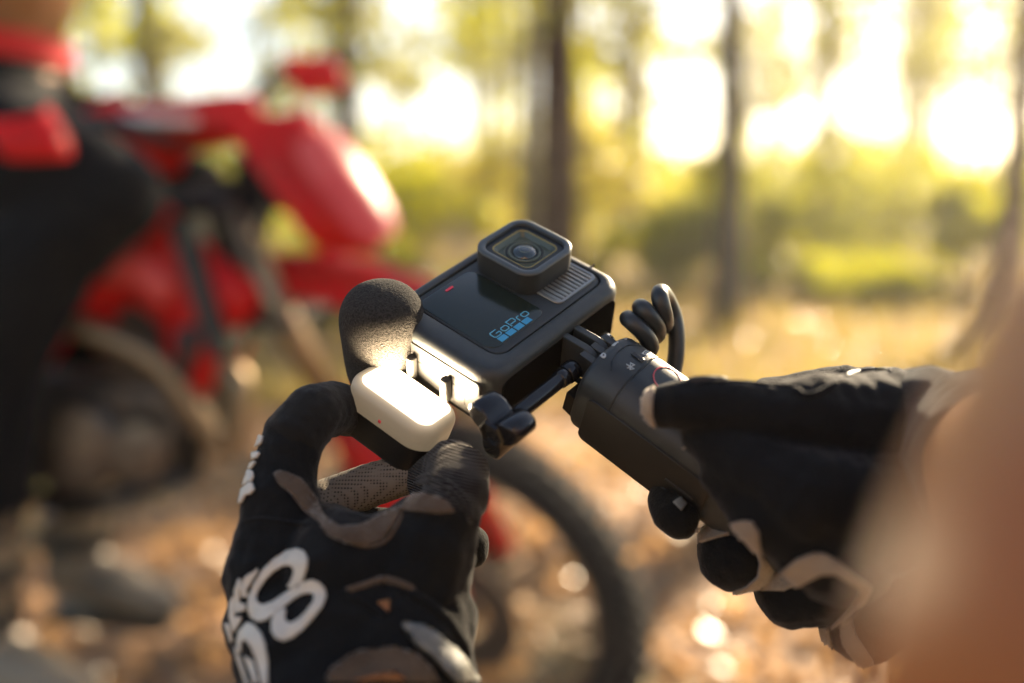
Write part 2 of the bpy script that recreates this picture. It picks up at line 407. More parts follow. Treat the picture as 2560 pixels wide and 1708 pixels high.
def decal(name, bvh, polys, m, parent, off=.0004, grid=9., thick=.0005):
    "a patch of cloth or print laid on the surface it covers; polys in photo pixels, even-odd"
    verts, edges = [], []
    for poly in polys:
        dense = []
        for i in range(len(poly)):
            a, b = Vector(poly[i]), Vector(poly[(i+1) % len(poly)])
            k = max(1, int((b-a).length/grid))
            dense += [a.lerp(b, j/k) for j in range(k)]
        s = len(verts); verts += dense; edges += [(s+i, s+(i+1) % len(dense)) for i in range(len(dense))]
    xs = [p[0] for poly in polys for p in poly]; ys = [p[1] for poly in polys for p in poly]
    def inside(c):
        w = False
        for poly in polys:
            for i in range(len(poly)):
                a, b = poly[i], poly[i-1]
                if (a[1] > c[1]) != (b[1] > c[1]) and c[0] < (b[0]-a[0])*(c[1]-a[1])/(b[1]-a[1])+a[0]: w = not w
        return w
    y = min(ys)
    while y < max(ys):
        x = min(xs)
        while x < max(xs):
            if inside((x, y)): verts.append(Vector((x, y)))
            x += grid
        y += grid
    vo, eo, fo = delaunay_2d_cdt(verts, edges, [], 0, 1e-6)[:3]
    bm = bmesh.new(); pw = world_of(parent).inverted(); vs = []
    for v in vo:
        o, d = ray(v.x, v.y); h = bvh.ray_cast(o, d)
        vs.append(bm.verts.new(pw @ (h[0]+h[1]*off)) if h[0] is not None else None)
    for f in fo:
        if any(vs[i] is None for i in f): continue
        c = sum((vo[i] for i in f), Vector((0, 0)))/3
        if not inside(c): continue
        q = [vs[i].co for i in f]
        if max((q[0]-q[1]).length, (q[1]-q[2]).length, (q[2]-q[0]).length) > .012: continue
        bm.faces.new([vs[i] for i in f])
    for v in [v for v in bm.verts if not v.link_faces]: bm.verts.remove(v)
    o = fin(bm, name, m, parent)
    o.data.flip_normals() if False else None
    md = o.modifiers.new('t', 'SOLIDIFY'); md.thickness = thick; md.offset = 0
    return o
def piping(name, bvh, pts, w, m, parent, lift=.0):
    "a seam or rolled edge following the surface"
    out = []
    pts2 = spline([(p[0], p[1], 0) for p in pts], 10)
    for p in pts2:
        o, d = ray(p.x, p.y); h = bvh.ray_cast(o, d)
        if h[0] is not None: out.append(h[0]+h[1]*lift)
    for _ in range(3):
        out = [out[0]]+[(out[i-1]+out[i]*2+out[i+1])/4 for i in range(1, len(out)-1)]+[out[-1]]
    pw = world_of(parent).inverted(); bm = bmesh.new()
    rs = [w]*len(out); 
    for i in range(min(4, len(rs)//2)): rs[i] = rs[-1-i] = w*(.4+.15*i)
    tube(bm, [pw @ p for p in out], rs, 8)
    return fin(bm, name, m, parent)

# ================================================================== THE SETTING
def sheet(name, y0, y1, x0, x1, nx, ny, hf):
    bm = bmesh.new(); g = []
    for j in range(ny+1):
        t = j/ny; y = y0+(y1-y0)*t**2.2
        row = []
        for i in range(nx+1):
            s = 2*i/nx-1; x = (x0+x1)/2+(x1-x0)/2*math.copysign(abs(s)**2.2, s)
            row.append(bm.verts.new((x, y, hf(x, y))))
        g.append(row)
    for j in range(ny):
        for i in range(nx): bm.faces.new((g[j][i], g[j][i+1], g[j+1][i+1], g[j+1][i]))
    return bm
def gz(x, y):
    return .05*noise.noise(Vector((x*.45, y*.45, 0)))*min(1, abs(y)/3+.2) + .012*noise.noise(Vector((x*2.3, y*2.3, 3)))
def ground_mat():
    m, nt, b = newmat('leaf_litter_soil')
    g = N(nt, 'ShaderNodeNewGeometry')
    n1 = N(nt, 'ShaderNodeTexNoise', Scale=.7, Detail=5.); n2 = N(nt, 'ShaderNodeTexNoise', Scale=14., Detail=8.); v = N(nt, 'ShaderNodeTexVoronoi', Scale=24.)
    for q in (n1, n2, v): L(nt, g.outputs['Position'], q.inputs['Vector'])
    a = N(nt, 'ShaderNodeMix', data_type='RGBA'); a.inputs[6].default_value = (.30, .17, .08, 1); a.inputs[7].default_value = (.13, .072, .036, 1)
    L(nt, n2.outputs['Fac'], a.inputs[0])
    r = N(nt, 'ShaderNodeMapRange'); r.inputs['From Min'].default_value = .52; r.inputs['From Max'].default_value = .66; L(nt, n1.outputs['Fac'], r.inputs['Value'])
    c = N(nt, 'ShaderNodeMix', data_type='RGBA'); c.inputs[7].default_value = (.12, .12, .025, 1); L(nt, a.outputs[2], c.inputs[6]); L(nt, r.outputs['Result'], c.inputs[0])
    L(nt, c.outputs[2], b.inputs['Base Color']); b.inputs['Roughness'].default_value = .8
    bp = N(nt, 'ShaderNodeBump', Strength=.8, Distance=.02); L(nt, v.outputs['Distance'], bp.inputs['Height']); L(nt, bp.outputs['Normal'], b.inputs['Normal'])
    return m
gnd = fin(sheet('forest_floor', -8, 260, -160, 160, 90, 120, gz), 'forest_floor', ground_mat())
tag(gnd, 'forest floor of tan soil and fallen leaves', kind='structure')

def scatter(name, n, region, size, m, label, upright=False, seed=1, curl=.4, cat='leaves'):
    r = random.Random(seed); bm = bmesh.new()
    for _ in range(n):
        x, y = region(r); z = gz(x, y)
        s = size*(.6+.8*r.random())*(1 + y*.05)
        if upright:
            a = r.random()*6.28; d = Vector((math.cos(a), math.sin(a), 0))*s*.09; l = Vector((r.uniform(-.5, .5), r.uniform(-.5, .5), 1)).normalized()*s
            p = Vector((x, y, z-.005))
            v = [bm.verts.new(p-d), bm.verts.new(p+d), bm.verts.new(p+l*.6+d*.7), bm.verts.new(p+l*.6-d*.7), bm.verts.new(p+l*1.1+Vector((d.y, -d.x, 0))*2)]
            bm.faces.new(v[:4]); bm.faces.new((v[3], v[2], v[4]))
        else:
            q = Quaternion((r.gauss(0, 1), r.gauss(0, 1), r.gauss(0, 1), r.gauss(0, 1))); q.normalize()
            q = q.slerp(Quaternion((0, 0, 1), r.random()*6.28), .55)
            p = Vector((x, y, z+.008+s*.15*r.random()))
            k = [(-1, 0, curl*.4), (-.2, -.5, 0), (.6, -.38, 0), (1.2, 0, curl*.5), (.6, .38, 0), (-.2, .5, 0)]
            v = [bm.verts.new(p+q @ (Vector(e)*s*.5)) for e in k]
            bm.faces.new((v[0], v[1], v[5])); bm.faces.new((v[1], v[2], v[4], v[5])); bm.faces.new((v[2], v[3], v[4]))
    o = fin(bm, name, m, smooth=False)
    return tag(o, label, kind='stuff')
def wedge(y0, y1, k=.75):
    def f(r):
        t = r.random(); y = y0+(y1-y0)*t**1.7
        return r.uniform(-k, k)*(y+1.0), y
    return f
scatter('fallen_leaves', 44000, wedge(.3, 14, 1.35), .055, M['litterm'], 'dry brown and tan leaves lying over the forest floor', seed=3)
scatter('grass', 15000, wedge(5., 24, 1.3), .13, M['grassm'], 'sparse yellow green grass growing through the leaf litter', True, seed=5)

# ---- trees: trunk, limbs, crown of leaf clumps
def leafcloud(bm, centre, rad, n, size, r):
    for _ in range(n):
        while True:
            v = Vector((r.uniform(-1, 1), r.uniform(-1, 1), r.uniform(-1, 1)))
            if v.length < 1: break
        p = Vector(centre)+Vector((v.x*rad[0], v.y*rad[1], v.z*rad[2]))
        q = Quaternion((r.gauss(0, 1), r.gauss(0, 1), r.gauss(0, 1), r.gauss(0, 1))); q.normalize()
        s = size*(.6+.8*r.random())
        vs = [bm.verts.new(p+q @ (Vector(e)*s)) for e in ((-.5, 0, .06), (0, -.28, 0), (.55, 0, .08), (0, .28, 0))]
        bm.faces.new(vs)
def make_tree(name, x, y, h, r0, bark, leaf, label, lean=(0, 0), crown=None, seed=1, leaves=1500, lsize=.16, group='forest trees', coff=0.):
    r = random.Random(seed)
    t = empty(name, Matrix.Translation((x, y, gz(x, y)-.03)), label, 'tree', group)
    bm = bmesh.new(); pts = []; rs = []
    for i in range(9):
        k = i/8
        pts.append((lean[0]*k*h+.04*h*.1*math.sin(k*5+seed), lean[1]*k*h+.03*h*.1*math.cos(k*4+seed), h*k))
        rs.append(r0*((1.3 if i == 0 else 1)*(1-.72*k)))
    pts.insert(1, (pts[0][0], pts[0][1], h*.03)); rs.insert(1, r0*1.15)
    tube(bm, pts, rs, 12)
    for k in range(7):
        a = r.random()*6.28; z = h*(.42+.07*k); l = h*.22*(1-.06*k)
        cx, cy = lean[0]*z, lean[1]*z
        tube(bm, [(cx, cy, z), (cx+math.cos(a)*l*.5, cy+math.sin(a)*l*.5, z+l*.28), (cx+math.cos(a)*l, cy+math.sin(a)*l, z+l*.4)], [r0*.32, r0*.2, r0*.07], 6)
    for k in range(6):                                  # dead twigs low on the stem
        a = r.random()*6.28; z = r.uniform(1.0, 3.4); l = r.uniform(.3, .9); q = k_ = 1-.72*z/h
        p0 = Vector((lean[0]*z, lean[1]*z, z)); tube(bm, [p0, p0+Vector((math.cos(a)*l*.5, math.sin(a)*l*.5, l*.1)), p0+Vector((math.cos(a)*l, math.sin(a)*l, l*r.uniform(-.1, .35)))], [r0*.16, r0*.1, r0*.03], 5)
    if coff: tube(bm, [(lean[0]*3, 0, 2.9), (coff*.5, 0, 3.5), (coff, 0, 4.0)], [.06, .045, .02], 6)  # limb added to carry the crown that is moved aside for shade
    fin(bm, 'trunk', bark, t)
    bm = bmesh.new()
    z0, z1, cr, clumps = crown; leaves = int(leaves*.6)
    for c in range(clumps):
        a = r.random()*6.28; d = cr*math.sqrt(r.random()); z = r.uniform(z0, z1)
        s = cr*r.uniform(.22, .42)
        leafcloud(bm, (coff+lean[0]*z+d*math.cos(a), lean[1]*z+d*math.sin(a), z), (s, s, s*.7), leaves//clumps, lsize, r)
    fin(bm, 'crown', leaf, t, smooth=False)
    return t
def tree_at(px, dist, *a, **k):
    x = (px-1280)/F*dist
    return make_tree('forest_tree', x, dist, *a, **k)
TT = [
 # px, dist, h, r0, bark, leaf, label, lean, crown(z0,z1,r,clumps), leaves, lsize
 (1384, 9.5, 9.5, .225, 'bark', 'leafb', 'straight dark brown trunk rising right behind the camera lens', (0, 0), (2.5, 9, 2.4, 26), 1900, .16),
 (1812, 8.2, 8.5, .125, 'barkgrey', 'leafb', 'slim dark trunk standing clear above the coiled cable', (0, 0), (2.6, 8, 2.0, 22), 1500, .15),
 (2520, 8.8, 9, .13, 'bark', 'leafb', 'leaning trunk at the right edge of the wood', (.02, 0), (3.2, 4.7, 1.2, 26), 2900, .15),  # real trunk; dense low crown is shaped to shade the ground at left
 (885, 12.5, 11, .19, 'barkgrey', 'leafb', 'broad olive trunk behind the handlebar of the motorbike', (0, 0), (2.3, 10, 2.6, 30), 2400, .17),
 (1318, 16, 10, .15, 'barkgrey', 'leafa', 'thin pale trunk just left of the straight dark brown one', (0, 0), (2.4, 9, 2.4, 30), 2400, .17),
 (2040, 19, 11, .17, 'barkgrey', 'leafb', 'faint slim trunk midway between cable trunk and right edge', (0, 0), (2.6, 10, 2.8, 32), 2600, .2),
 (2255, 22, 11, .18, 'barkgrey', 'leafb', 'far slim trunk left of the leaning right edge trunk', (0, 0), (3.0, 10, 2.4, 28), 2200, .22),
 (395, 15, 10, .2, 'barkgrey', 'leafa', 'trunk with hanging yellow leaves above the red tank', (0, 0), (2.8, 9, 2.2, 26), 2000, .18),
 (30, 11, 10, .16, 'bark', 'leafb', 'brown trunk at the far left beyond the seated rider', (0, 0), (3.2, 9, 2.2, 24), 1600, .17),
 (1560, 24, 11, .2, 'barkgrey', 'leafa', 'far trunk between the dark brown trunk and the slim trunk', (0, 0), (3.3, 10, 2.3, 28), 2200, .22),
]
for i, (px, dd, h, r0, bk, lf, lab, lean, cr, nl, ls) in enumerate(TT):
    tree_at(px, dd, h, r0, M[bk], M[lf], lab, lean=lean, crown=cr, seed=20+i, leaves=nl, lsize=ls, coff=(-1.2 if px == 2520 else 0.))  # offset pushes one crown out of view, where it shades ground and motorbike

# ---- undergrowth: separate shrubs
SH = [
 (1010, 15, 1.3, 1.9, 'leafa', 'bright yellow shrub behind the red number plate'),
 (1180, 20, 1.8, 2.8, 'leafc', 'pale gold shrub left of the dark brown trunk'),
 (1500, 19, 1.7, 2.9, 'leafc', 'pale gold shrub between the two dark trunks'),
 (1660, 13, 1.2, 1.2, 'leafa', 'low green shrub at the foot of the slim trunk'),
 (1960, 14, 1.3, 2.1, 'leafa', 'yellow green shrub right of the slim trunk'),
 (2240, 17, 1.8, 2.6, 'leafa', 'tall yellow shrub before the far slim trunk'),
 (2440, 12, 1.0, 1.5, 'leafa', 'yellow shrub beside the leaning trunk'),
 (2080, 11, 1.2, .5, 'leafa', 'low green hedge strip on the right side of the clearing'),
 (640, 18, 2.0, 2.6, 'leafa', 'yellow green shrub above the motorbike tank'),
 (330, 17, 1.8, 2.4, 'leafa', 'green shrub above the knee of the seated rider'),
 (860, 9, .8, .7, 'leafb', 'small olive shrub behind the front fender'),
 (1250, 10, .9, .6, 'leafa', 'small green shrub left of the dark brown trunk'),
]
for i, (px, dd, rr, hh, lf, lab) in enumerate(SH):
    r = random.Random(60+i); x = (px-1280)/F*dd
    t = empty('shrub', Matrix.Translation((x, dd, gz(x, dd)-.03)), lab, 'shrub', 'shrubs under the trees')
    bm = bmesh.new()
    for k in range(7):
        a = r.random()*6.28
        tube(bm, [(0, 0, 0), (math.cos(a)*rr*.3, math.sin(a)*rr*.3, hh*.45), (math.cos(a)*rr*.6, math.sin(a)*rr*.6, hh*.85)], [.02, .014, .005], 5)
    fin(bm, 'stem', M['barkgrey'], t)
    bm = bmesh.new()
    for c in range(14):
        a = r.random()*6.28; d = rr*math.sqrt(r.random())*.85; z = r.uniform(.15, .85)*hh
        s = rr*r.uniform(.25, .42)
        leafcloud(bm, (d*math.cos(a), d*math.sin(a), z), (s, s, min(s*.8, hh*.3)), 110, .11+dd*.004, r)
    fin(bm, 'foliage', M[lf], t, smooth=False)

# ---- the far wood, one mass
r = random.Random(99); bm = bmesh.new()
for c in range(170):
    y = r.uniform(27, 60); x = r.uniform(-.62, .62)*y; hh = r.uniform(1.4, 4.2)
    s = r.uniform(1.2, 2.4)
    leafcloud(bm, (x, y, hh*.6), (s, s, hh*.62), 90, .5, r)
r2 = random.Random(4)
for c in range(150):
    y = r2.uniform(27, 60); x = r2.choice((-1, 1))*r2.uniform(.66, 1.4)*y; hh = r2.uniform(1.4, 4.2); s = r2.uniform(1.2, 2.4)
    leafcloud(bm, (x, y, hh*.6), (s, s, hh*.62), 80, .5, r2)
tag(fin(bm, 'far_wood', M['leafa'], smooth=False), 'sunlit yellow green wood beyond the clearing', kind='stuff')
bm = bmesh.new()
for c in range(60):
    y = r.uniform(30, 60); x = r.uniform(-.62, .62)*y
    tube(bm, [(x, y, 0), (x+r.uniform(-.3, .3), y, 5), (x+r.uniform(-.5, .5), y, 11)], [.16, .13, .06], 6)
    for k in range(3):
        leafcloud(bm, (x+r.uniform(-1.2, 1.2), y, r.uniform(5.5, 10)), (1.2, 1.2, .8), 60, .5, r)
tag(fin(bm, 'far_trunks', M['leafb'], smooth=False), 'thin far trunks of the sunlit wood', kind='stuff')
# ---- warm air between the trees
def hazebox():
    m = bpy.data.materials.new('warm_haze'); m.use_nodes = True; nt = m.node_tree; nt.nodes.clear()
    out = nt.nodes.new('ShaderNodeOutputMaterial'); v = nt.nodes.new('ShaderNodeVolumePrincipled')
    v.inputs['Color'].default_value = (1.0, .96, .86, 1); v.inputs['Density'].default_value = HAZE; v.inputs['Anisotropy'].default_value = .55
    L(nt, v.outputs[0], out.inputs['Volume'])
    bm = bmesh.new(); box(bm, (0, 125, 5.9), (330, 280, 14.4)); tag(fin(bm, 'haze', m, smooth=False), 'warm sunlit haze hanging between the trees', kind='stuff')
HAZE = .0021
hazebox()
# ================================================================== MOTORBIKE
M['pale'] = mat('plate_pale_red', (.72, .10, .085), .4, spec=.3, col2=(.66, .05, .045), cscale=12)
BY = 1.80
def Q(px, py, dy=0.): return PY(px, py, BY+dy)
hub = Q(1190, 1515); RW = .345
hub.z = max(hub.z, RW+.005)
mb = empty('motorbike', Matrix.Translation((Q(500, 1500).x, BY, 0)), 'red off-road motorbike parked behind the hands with its front wheel turned', 'motorbike')
def up(o):
    o.parent = mb; o.matrix_parent_inverse = mb.matrix_world.inverted(); return o
sax = Vector((-math.sin(math.radians(27)), 0, math.cos(math.radians(27))))
steer = Matrix.Rotation(math.radians(-32), 3, sax)
ax = steer @ Vector((0, 1, 0)); fw = steer @ Vector((1, 0, 0)); fwh = Vector((fw.x, fw.y, 0)).normalized()
def make_wheel(c, R3):
    mw = Matrix.Translation(c) @ R3.to_4x4()
    def circ(r, y, n=64): return [(math.cos(2*math.pi*i/n)*r, y, math.sin(2*math.pi*i/n)*r) for i in range(n)]
    bm = bmesh.new(); pr = [(.262, -.020), (.275, -.033), (.300, -.040), (.322, -.034), (.332, -.018), (.335, 0), (.332, .018), (.322, .034), (.300, .040), (.275, .033), (.262, .020)]
    loft(bm, [circ(r, y) for r, y in pr]+[circ(pr[0][0], pr[0][1])], False, False); w = fin(bm, 'wheel', M['rubber']); up(w); w.matrix_world = mw
    bm = bmesh.new(); rr_ = random.Random(1)
    for i in range(52):
        a = 2*math.pi*i/52
        for y, rad in ((-.03, .327), (-.009, .338), (.012, .338), (.033, .326)):
            b = a+(.03 if abs(y) < .02 else 0)
            box(bm, (math.cos(b)*rad, y, math.sin(b)*rad), (.026, .015, .02), Matrix.Rotation(-b, 3, 'Y'))
    t = fin(bm, 'tread_blocks', M['rubber'], w, smooth=False); tag(t, kind='stuff')
    bm = bmesh.new(); loft(bm, [circ(.262, -.021), circ(.268, -.019), circ(.255, -.010), circ(.250, 0), circ(.255, .010), circ(.268, .019), circ(.262, .021), circ(.246, .008), circ(.246, -.008), circ(.262, -.021)], False, False); fin(bm, 'rim', M['alu'], w)
    bm = bmesh.new(); loft(bm, [circ(.012, -.06, 24), circ(.034, -.055, 24), circ(.034, -.042, 24), circ(.022, -.038, 24), circ(.022, .038, 24), circ(.034, .042, 24), circ(.034, .055, 24), circ(.012, .06, 24)]); fin(bm, 'hub', M['engine'], w, auto=40)
    bm = bmesh.new(); loft(bm, [circ(.062, -.062, 40), circ(.125, -.062, 40), circ(.125, -.066, 40), circ(.062, -.066, 40), circ(.062, -.062, 40)], False, False); fin(bm, 'brake_disc', M['engine'], w, auto=40)
    s0 = None
    for i in range(36):
        if s0 is None:
            bm = bmesh.new(); tube(bm, [(.033, -.045, 0), (.250, 0, .03)], .0022, 5); s0 = fin(bm, 'spoke', M['alu'], w); s = s0
        else:
            s = s0.copy(); COL.objects.link(s)
        m_ = Matrix.Rotation(2*math.pi*i/36, 4, 'Y')
        if i % 2: m_ = m_ @ Matrix.Diagonal((1, -1, 1 if i % 4 == 1 else -1, 1))
        s.matrix_basis = m_
    return w
make_wheel(hub, steer)
rear = Vector((hub.x-1.47, BY, RW)); make_wheel(rear, Matrix.Identity(3))
def bar(name, pts, r, m, n=10):
    bm = bmesh.new(); tube(bm, pts, r, n); return up(fin(bm, name, m))
crown = hub+sax*.80
for s in (-1, 1):
    o = ax*(.095*s)
    bar('fork_leg', [hub+o, hub+o+sax*.40], [.030, .027], M['engine']); bar('fork_stanchion', [hub+o+sax*.40, hub+o+sax*.84], .024, M['goldfork'])
    bm = bmesh.new(); f3 = fw*.035; a3 = ax*.036*s
    loft(bm, [[hub+o+f3+sax*h+a3-fw*.045, hub+o+f3*1.3+sax*h+a3*.7, hub+o+f3*1.5+sax*h, hub+o+f3*1.3+sax*h-a3*.7, hub+o+sax*h-a3] for h in (.05, .2, .38, .47)], False, False, close=False)
    g = up(fin(bm, 'fork_guard', M['redplastic'])); md = g.modifiers.new('s', 'SOLIDIFY'); md.thickness = .004
for h in (.62, .84):
    bm = bmesh.new(); c = hub+sax*h-fw*.02
    R3 = Matrix((fw, ax, sax)).transposed(); box(bm, c, (.09, .25, .035), R3); o = up(fin(bm, 'fork_clamp', M['frame'], smooth=False)); md = o.modifiers.new('b', 'BEVEL'); md.width = .01
def sheetpart(name, rows, m, th=.005, sub=2):
    bm = bmesh.new(); loft(bm, rows, False, False, close=False); o = up(fin(bm, name, m))
    md = o.modifiers.new('t', 'SOLIDIFY'); md.thickness = th
    md = o.modifiers.new('s', 'SUBSURF'); md.levels = sub; md.render_levels = sub; return o
# number plate wrapped round the fork crown
rows = []
for h, w, d in ((.735, .05, .20), (.76, .08, .225), (.81, .10, .235), (.89, .11, .225), (.975, .105, .20), (1.005, .085, .185)):
    c = hub+sax*h
    rows.append([c+ax*(w*k)+fw*(d-.09*abs(k)**2) for k in (-1, -.6, -.2, .2, .6, 1)])
sheetpart('number_plate', rows, M['redplastic'])
rows = []
for h, w, d in ((.765, .055, .239), (.81, .07, .249), (.89, .08, .239), (.965, .07, .215)):
    c = hub+sax*h; rows.append([c+ax*(w*k)+fw*(d-.09*abs(k*w/.13)**2) for k in (-1, -.3, .3, 1)])
sheetpart('plate_background', rows, M['pale'], th=.002)
bm = bmesh.new(); box(bm, hub+sax*.87+fw*.10, (.16, .10, .10), Matrix((fw, ax, sax)).transposed()); up(fin(bm, 'plate_bracket', M['frame'], smooth=False))
# front fender
rows = []
for k in range(9):
    t = k/8; c = hub+sax*(.715+.035*math.sin(t*3.1))+fwh*(-.12+.58*t)-Vector((0, 0, .05*t+.06*t*t))
    w = .055+.045*math.sin(min(1, t*1.3)*2.6)
    rows.append([c+ax*(w*q)-sax*(.055*abs(q)**1.8) for q in (-1, -.6, -.2, .2, .6, 1)])
sheetpart('front_fender', rows, M['redplastic'])
# handlebar, grips, levers, guards
bc = hub+sax*.965-fw*.03
pts = [bc+ax*u+sax*h-fw*b for u, h, b in ((-.40, .055, .09), (-.2, .05, .03), (-.1, 0, 0), (.1, 0, 0), (.2, .05, .03), (.40, .055, .09))]
bar('handlebar', spline(pts, 5), .013, M['frame'])
for s in (-1, 1):
    a = bc+ax*(.40*s)+sax*.055-fw*.09; b = bc+ax*(.27*s)+sax*.052-fw*.055
    bar('handlebar_grip', [a, b], .019, M['frame'])
    bm = bmesh.new(); rows = []
    for t in range(6):
        k = t/5; c = b.lerp(a, k*1.05)+fw*(.10*math.sin(k*2.6)+.02); rows.append([c+sax*.05*(1-.3*k), c+fw*.02, c-sax*.045*(1-.3*k)])
    sheetpart('hand_guard', rows, M['redplastic'])
bm = bmesh.new(); box(bm, bc+sax*.03, (.06, .16, .05), Matrix((fw, ax, sax)).transposed()); o = up(fin(bm, 'bar_pad', M['redplastic'], smooth=False)); md = o.modifiers.new('b', 'BEVEL'); md.width = .018; md.segments = 3
# bodywork: panels bulging out of the bike's middle plane, both flanks
def panel(name, poly, m, dy, bulge=.03, th=.006, grid=45):
    for side in (-1, 1):
        verts = [Vector(p) for p in poly]; n = len(verts); edges = [(i, (i+1) % n) for i in range(n)]
        xs = [p[0] for p in poly]; ys = [p[1] for p in poly]
        def ins(c):
            w = False
            for i in range(n):
                a, b = poly[i], poly[i-1]
                if (a[1] > c[1]) != (b[1] > c[1]) and c[0] < (b[0]-a[0])*(c[1]-a[1])/(b[1]-a[1])+a[0]: w = not w
            return w
        y = min(ys)+grid/2
        while y < max(ys):
            x = min(xs)+grid/2
            while x < max(xs):
                if ins((x, y)): verts.append(Vector((x, y)))
                x += grid
            y += grid
        vo, eo, fo = delaunay_2d_cdt(verts, edges, [], 0, 1e-6)[:3]
        bm = bmesh.new(); vs = []
        for v in vo:
            p = Q(v.x, v.y); d = min(((Vector(a)+(Vector(b)-Vector(a))*max(0, min(1, (v-Vector(a)).dot(Vector(b)-Vector(a))/(Vector(b)-Vector(a)).length_squared)))-v).length for a, b in zip(poly, poly[1:]+poly[:1]))
            k = min(1, d/70); vs.append(bm.verts.new((p.x, BY+side*(dy+bulge*math.sqrt(k)), p.z)))
        for f in fo:
            c = sum((vo[i] for i in f), Vector((0, 0)))/3
            if ins(c): bm.faces.new([vs[i] for i in f])
        o = up(fin(bm, name, m)); md = o.modifiers.new('t', 'SOLIDIFY'); md.thickness = th
panel('radiator_shroud', [(200, 640), (300, 585), (400, 590), (455, 500), (530, 560), (600, 640), (690, 700), (680, 770), (600, 830), (570, 960), (500, 985), (470, 900), (450, 800), (380, 740), (260, 800), (190, 900), (140, 820)], M['redplastic'], .10)
panel('tank_panel', [(250, 280), (320, 255), (430, 280), (600, 285), (640, 320), (600, 350), (450, 350), (420, 430), (330, 450), (255, 420)], M['redplastic'], .07)
panel('side_panel', [(-260, 300), (-60, 320), (60, 420), (20, 620), (-160, 700), (-300, 560)], M['redplastic'], .09)
panel('shroud_graphic', [(330, 620), (430, 620), (500, 690), (470, 760), (400, 700), (320, 690)], M['pale'], .134, bulge=.012, th=.002, grid=30)
panel('shroud_graphic', [(500, 800), (560, 790), (540, 900), (510, 930)], M['frame'], .134, bulge=.012, th=.002, grid=30)
panel('tank_graphic', [(300, 300), (420, 300), (540, 308), (540, 322), (420, 322), (310, 330)], M['white'], .104, bulge=.008, th=.002, grid=25)
bar('seat', spline([Q(-520, 300), Q(-300, 320), Q(-60, 350), Q(180, 350), Q(330, 290)], 6), [.05]*6+[.075]*8+[.07]*8+[.05]*3, M['seat'], 16)
bar('fuel_tank', spline([Q(180, 400), Q(330, 345), Q(560, 300), Q(650, 300)], 5), [.07, .07, .065, .06, .058, .055, .052, .05, .048, .046, .045, .045, .044, .042, .04, .03], M['redplastic'], 16)
for pts in ([(690, 420), (560, 760), (520, 1150)], [(520, 1150), (300, 1220), (60, 1200)], [(690, 440), (420, 520), (120, 560)], [(120, 560), (60, 900), (60, 1200)], [(120, 560), (-300, 420)], [(60, 1000), (-350, 520)]):
    for s in (-1, 1): bar('frame_tube', [Q(*p)+Vector((0, s*(.03 if p[0] > 600 else .09), 0)) for p in pts], .017, M['frame'])
# engine block, cylinder, covers, radiator, exhaust
bm = bmesh.new(); box(bm, Q(300, 1060), (.34, .17, .20)); o = up(fin(bm, 'crankcase', M['engine'], smooth=False)); md = o.modifiers.new('b', 'BEVEL'); md.width = .035; md.segments = 3
bm = bmesh.new()
for k in range(7): box(bm, Q(390+k*7, 930-k*22), (.15, .15, .009), Matrix.Rotation(math.radians(14), 3, 'Y'))
box(bm, Q(410, 860), (.11, .11, .14), Matrix.Rotation(math.radians(14), 3, 'Y'))
up(fin(bm, 'engine_cylinder', M['engine'], smooth=False))
for (px, py, r) in ((250, 1080, .085), (410, 1090, .06)):
    for s in (-1, 1):
        c = Q(px, py); bm = bmesh.new()
        loft(bm, [[(c.x+math.cos(a)*r*q, BY+s*(.085+h), c.z+math.sin(a)*r*q) for a in [2*math.pi*i/28 for i in range(28)]] for q, h in ((1, 0), (1, .03), (.85, .045), (.3, .048))]); up(fin(bm, 'engine_cover', M['alu'], auto=40))
for s in (-1, 1):
    bm = bmesh.new(); box(bm, Q(560, 700)+Vector((0, s*.10, 0)), (.035, .10, .24), Matrix.Rotation(math.radians(-15), 3, 'Y')); up(fin(bm, 'radiator', M['frame'], smooth=False))
bar('exhaust_pipe', spline([Q(460, 880, -.06), Q(600, 950, -.09), Q(560, 1120, -.10), Q(380, 900, -.13), Q(100, 780, -.14), Q(-100, 640, -.14)], 6), .021, M['goldfork'])
bar('silencer', [Q(-100, 640, -.14), Q(-420, 420, -.14)], [.05, .05], M['alu'], 16)
for s in (-1, 1): bar('swingarm', [Q(120, 1150)+Vector((0, s*.08, 0)), rear+Vector((0, s*.09, 0))], [.035, .024], M['alu'])
bar('shock_absorber', [Q(60, 640), Q(0, 1080)], .03, M['white'], 12)
bar('foot_peg', [Q(120, 1290, -.10), Q(120, 1290, -.24)], .014, M['alu']); bar('foot_peg', [Q(120, 1290, .10), Q(120, 1290, .24)], .014, M['alu'])
rows = []
for k in range(8):
    t = k/7; c = Q(-150-520*t, 330-120*math.sin(t*2)); rows.append([c+Vector((0, (.09-.03*t)*q, -.05*abs(q)**2)) for q in (-1, -.4, .4, 1)])
sheetpart('rear_fender', rows, M['redplastic'])

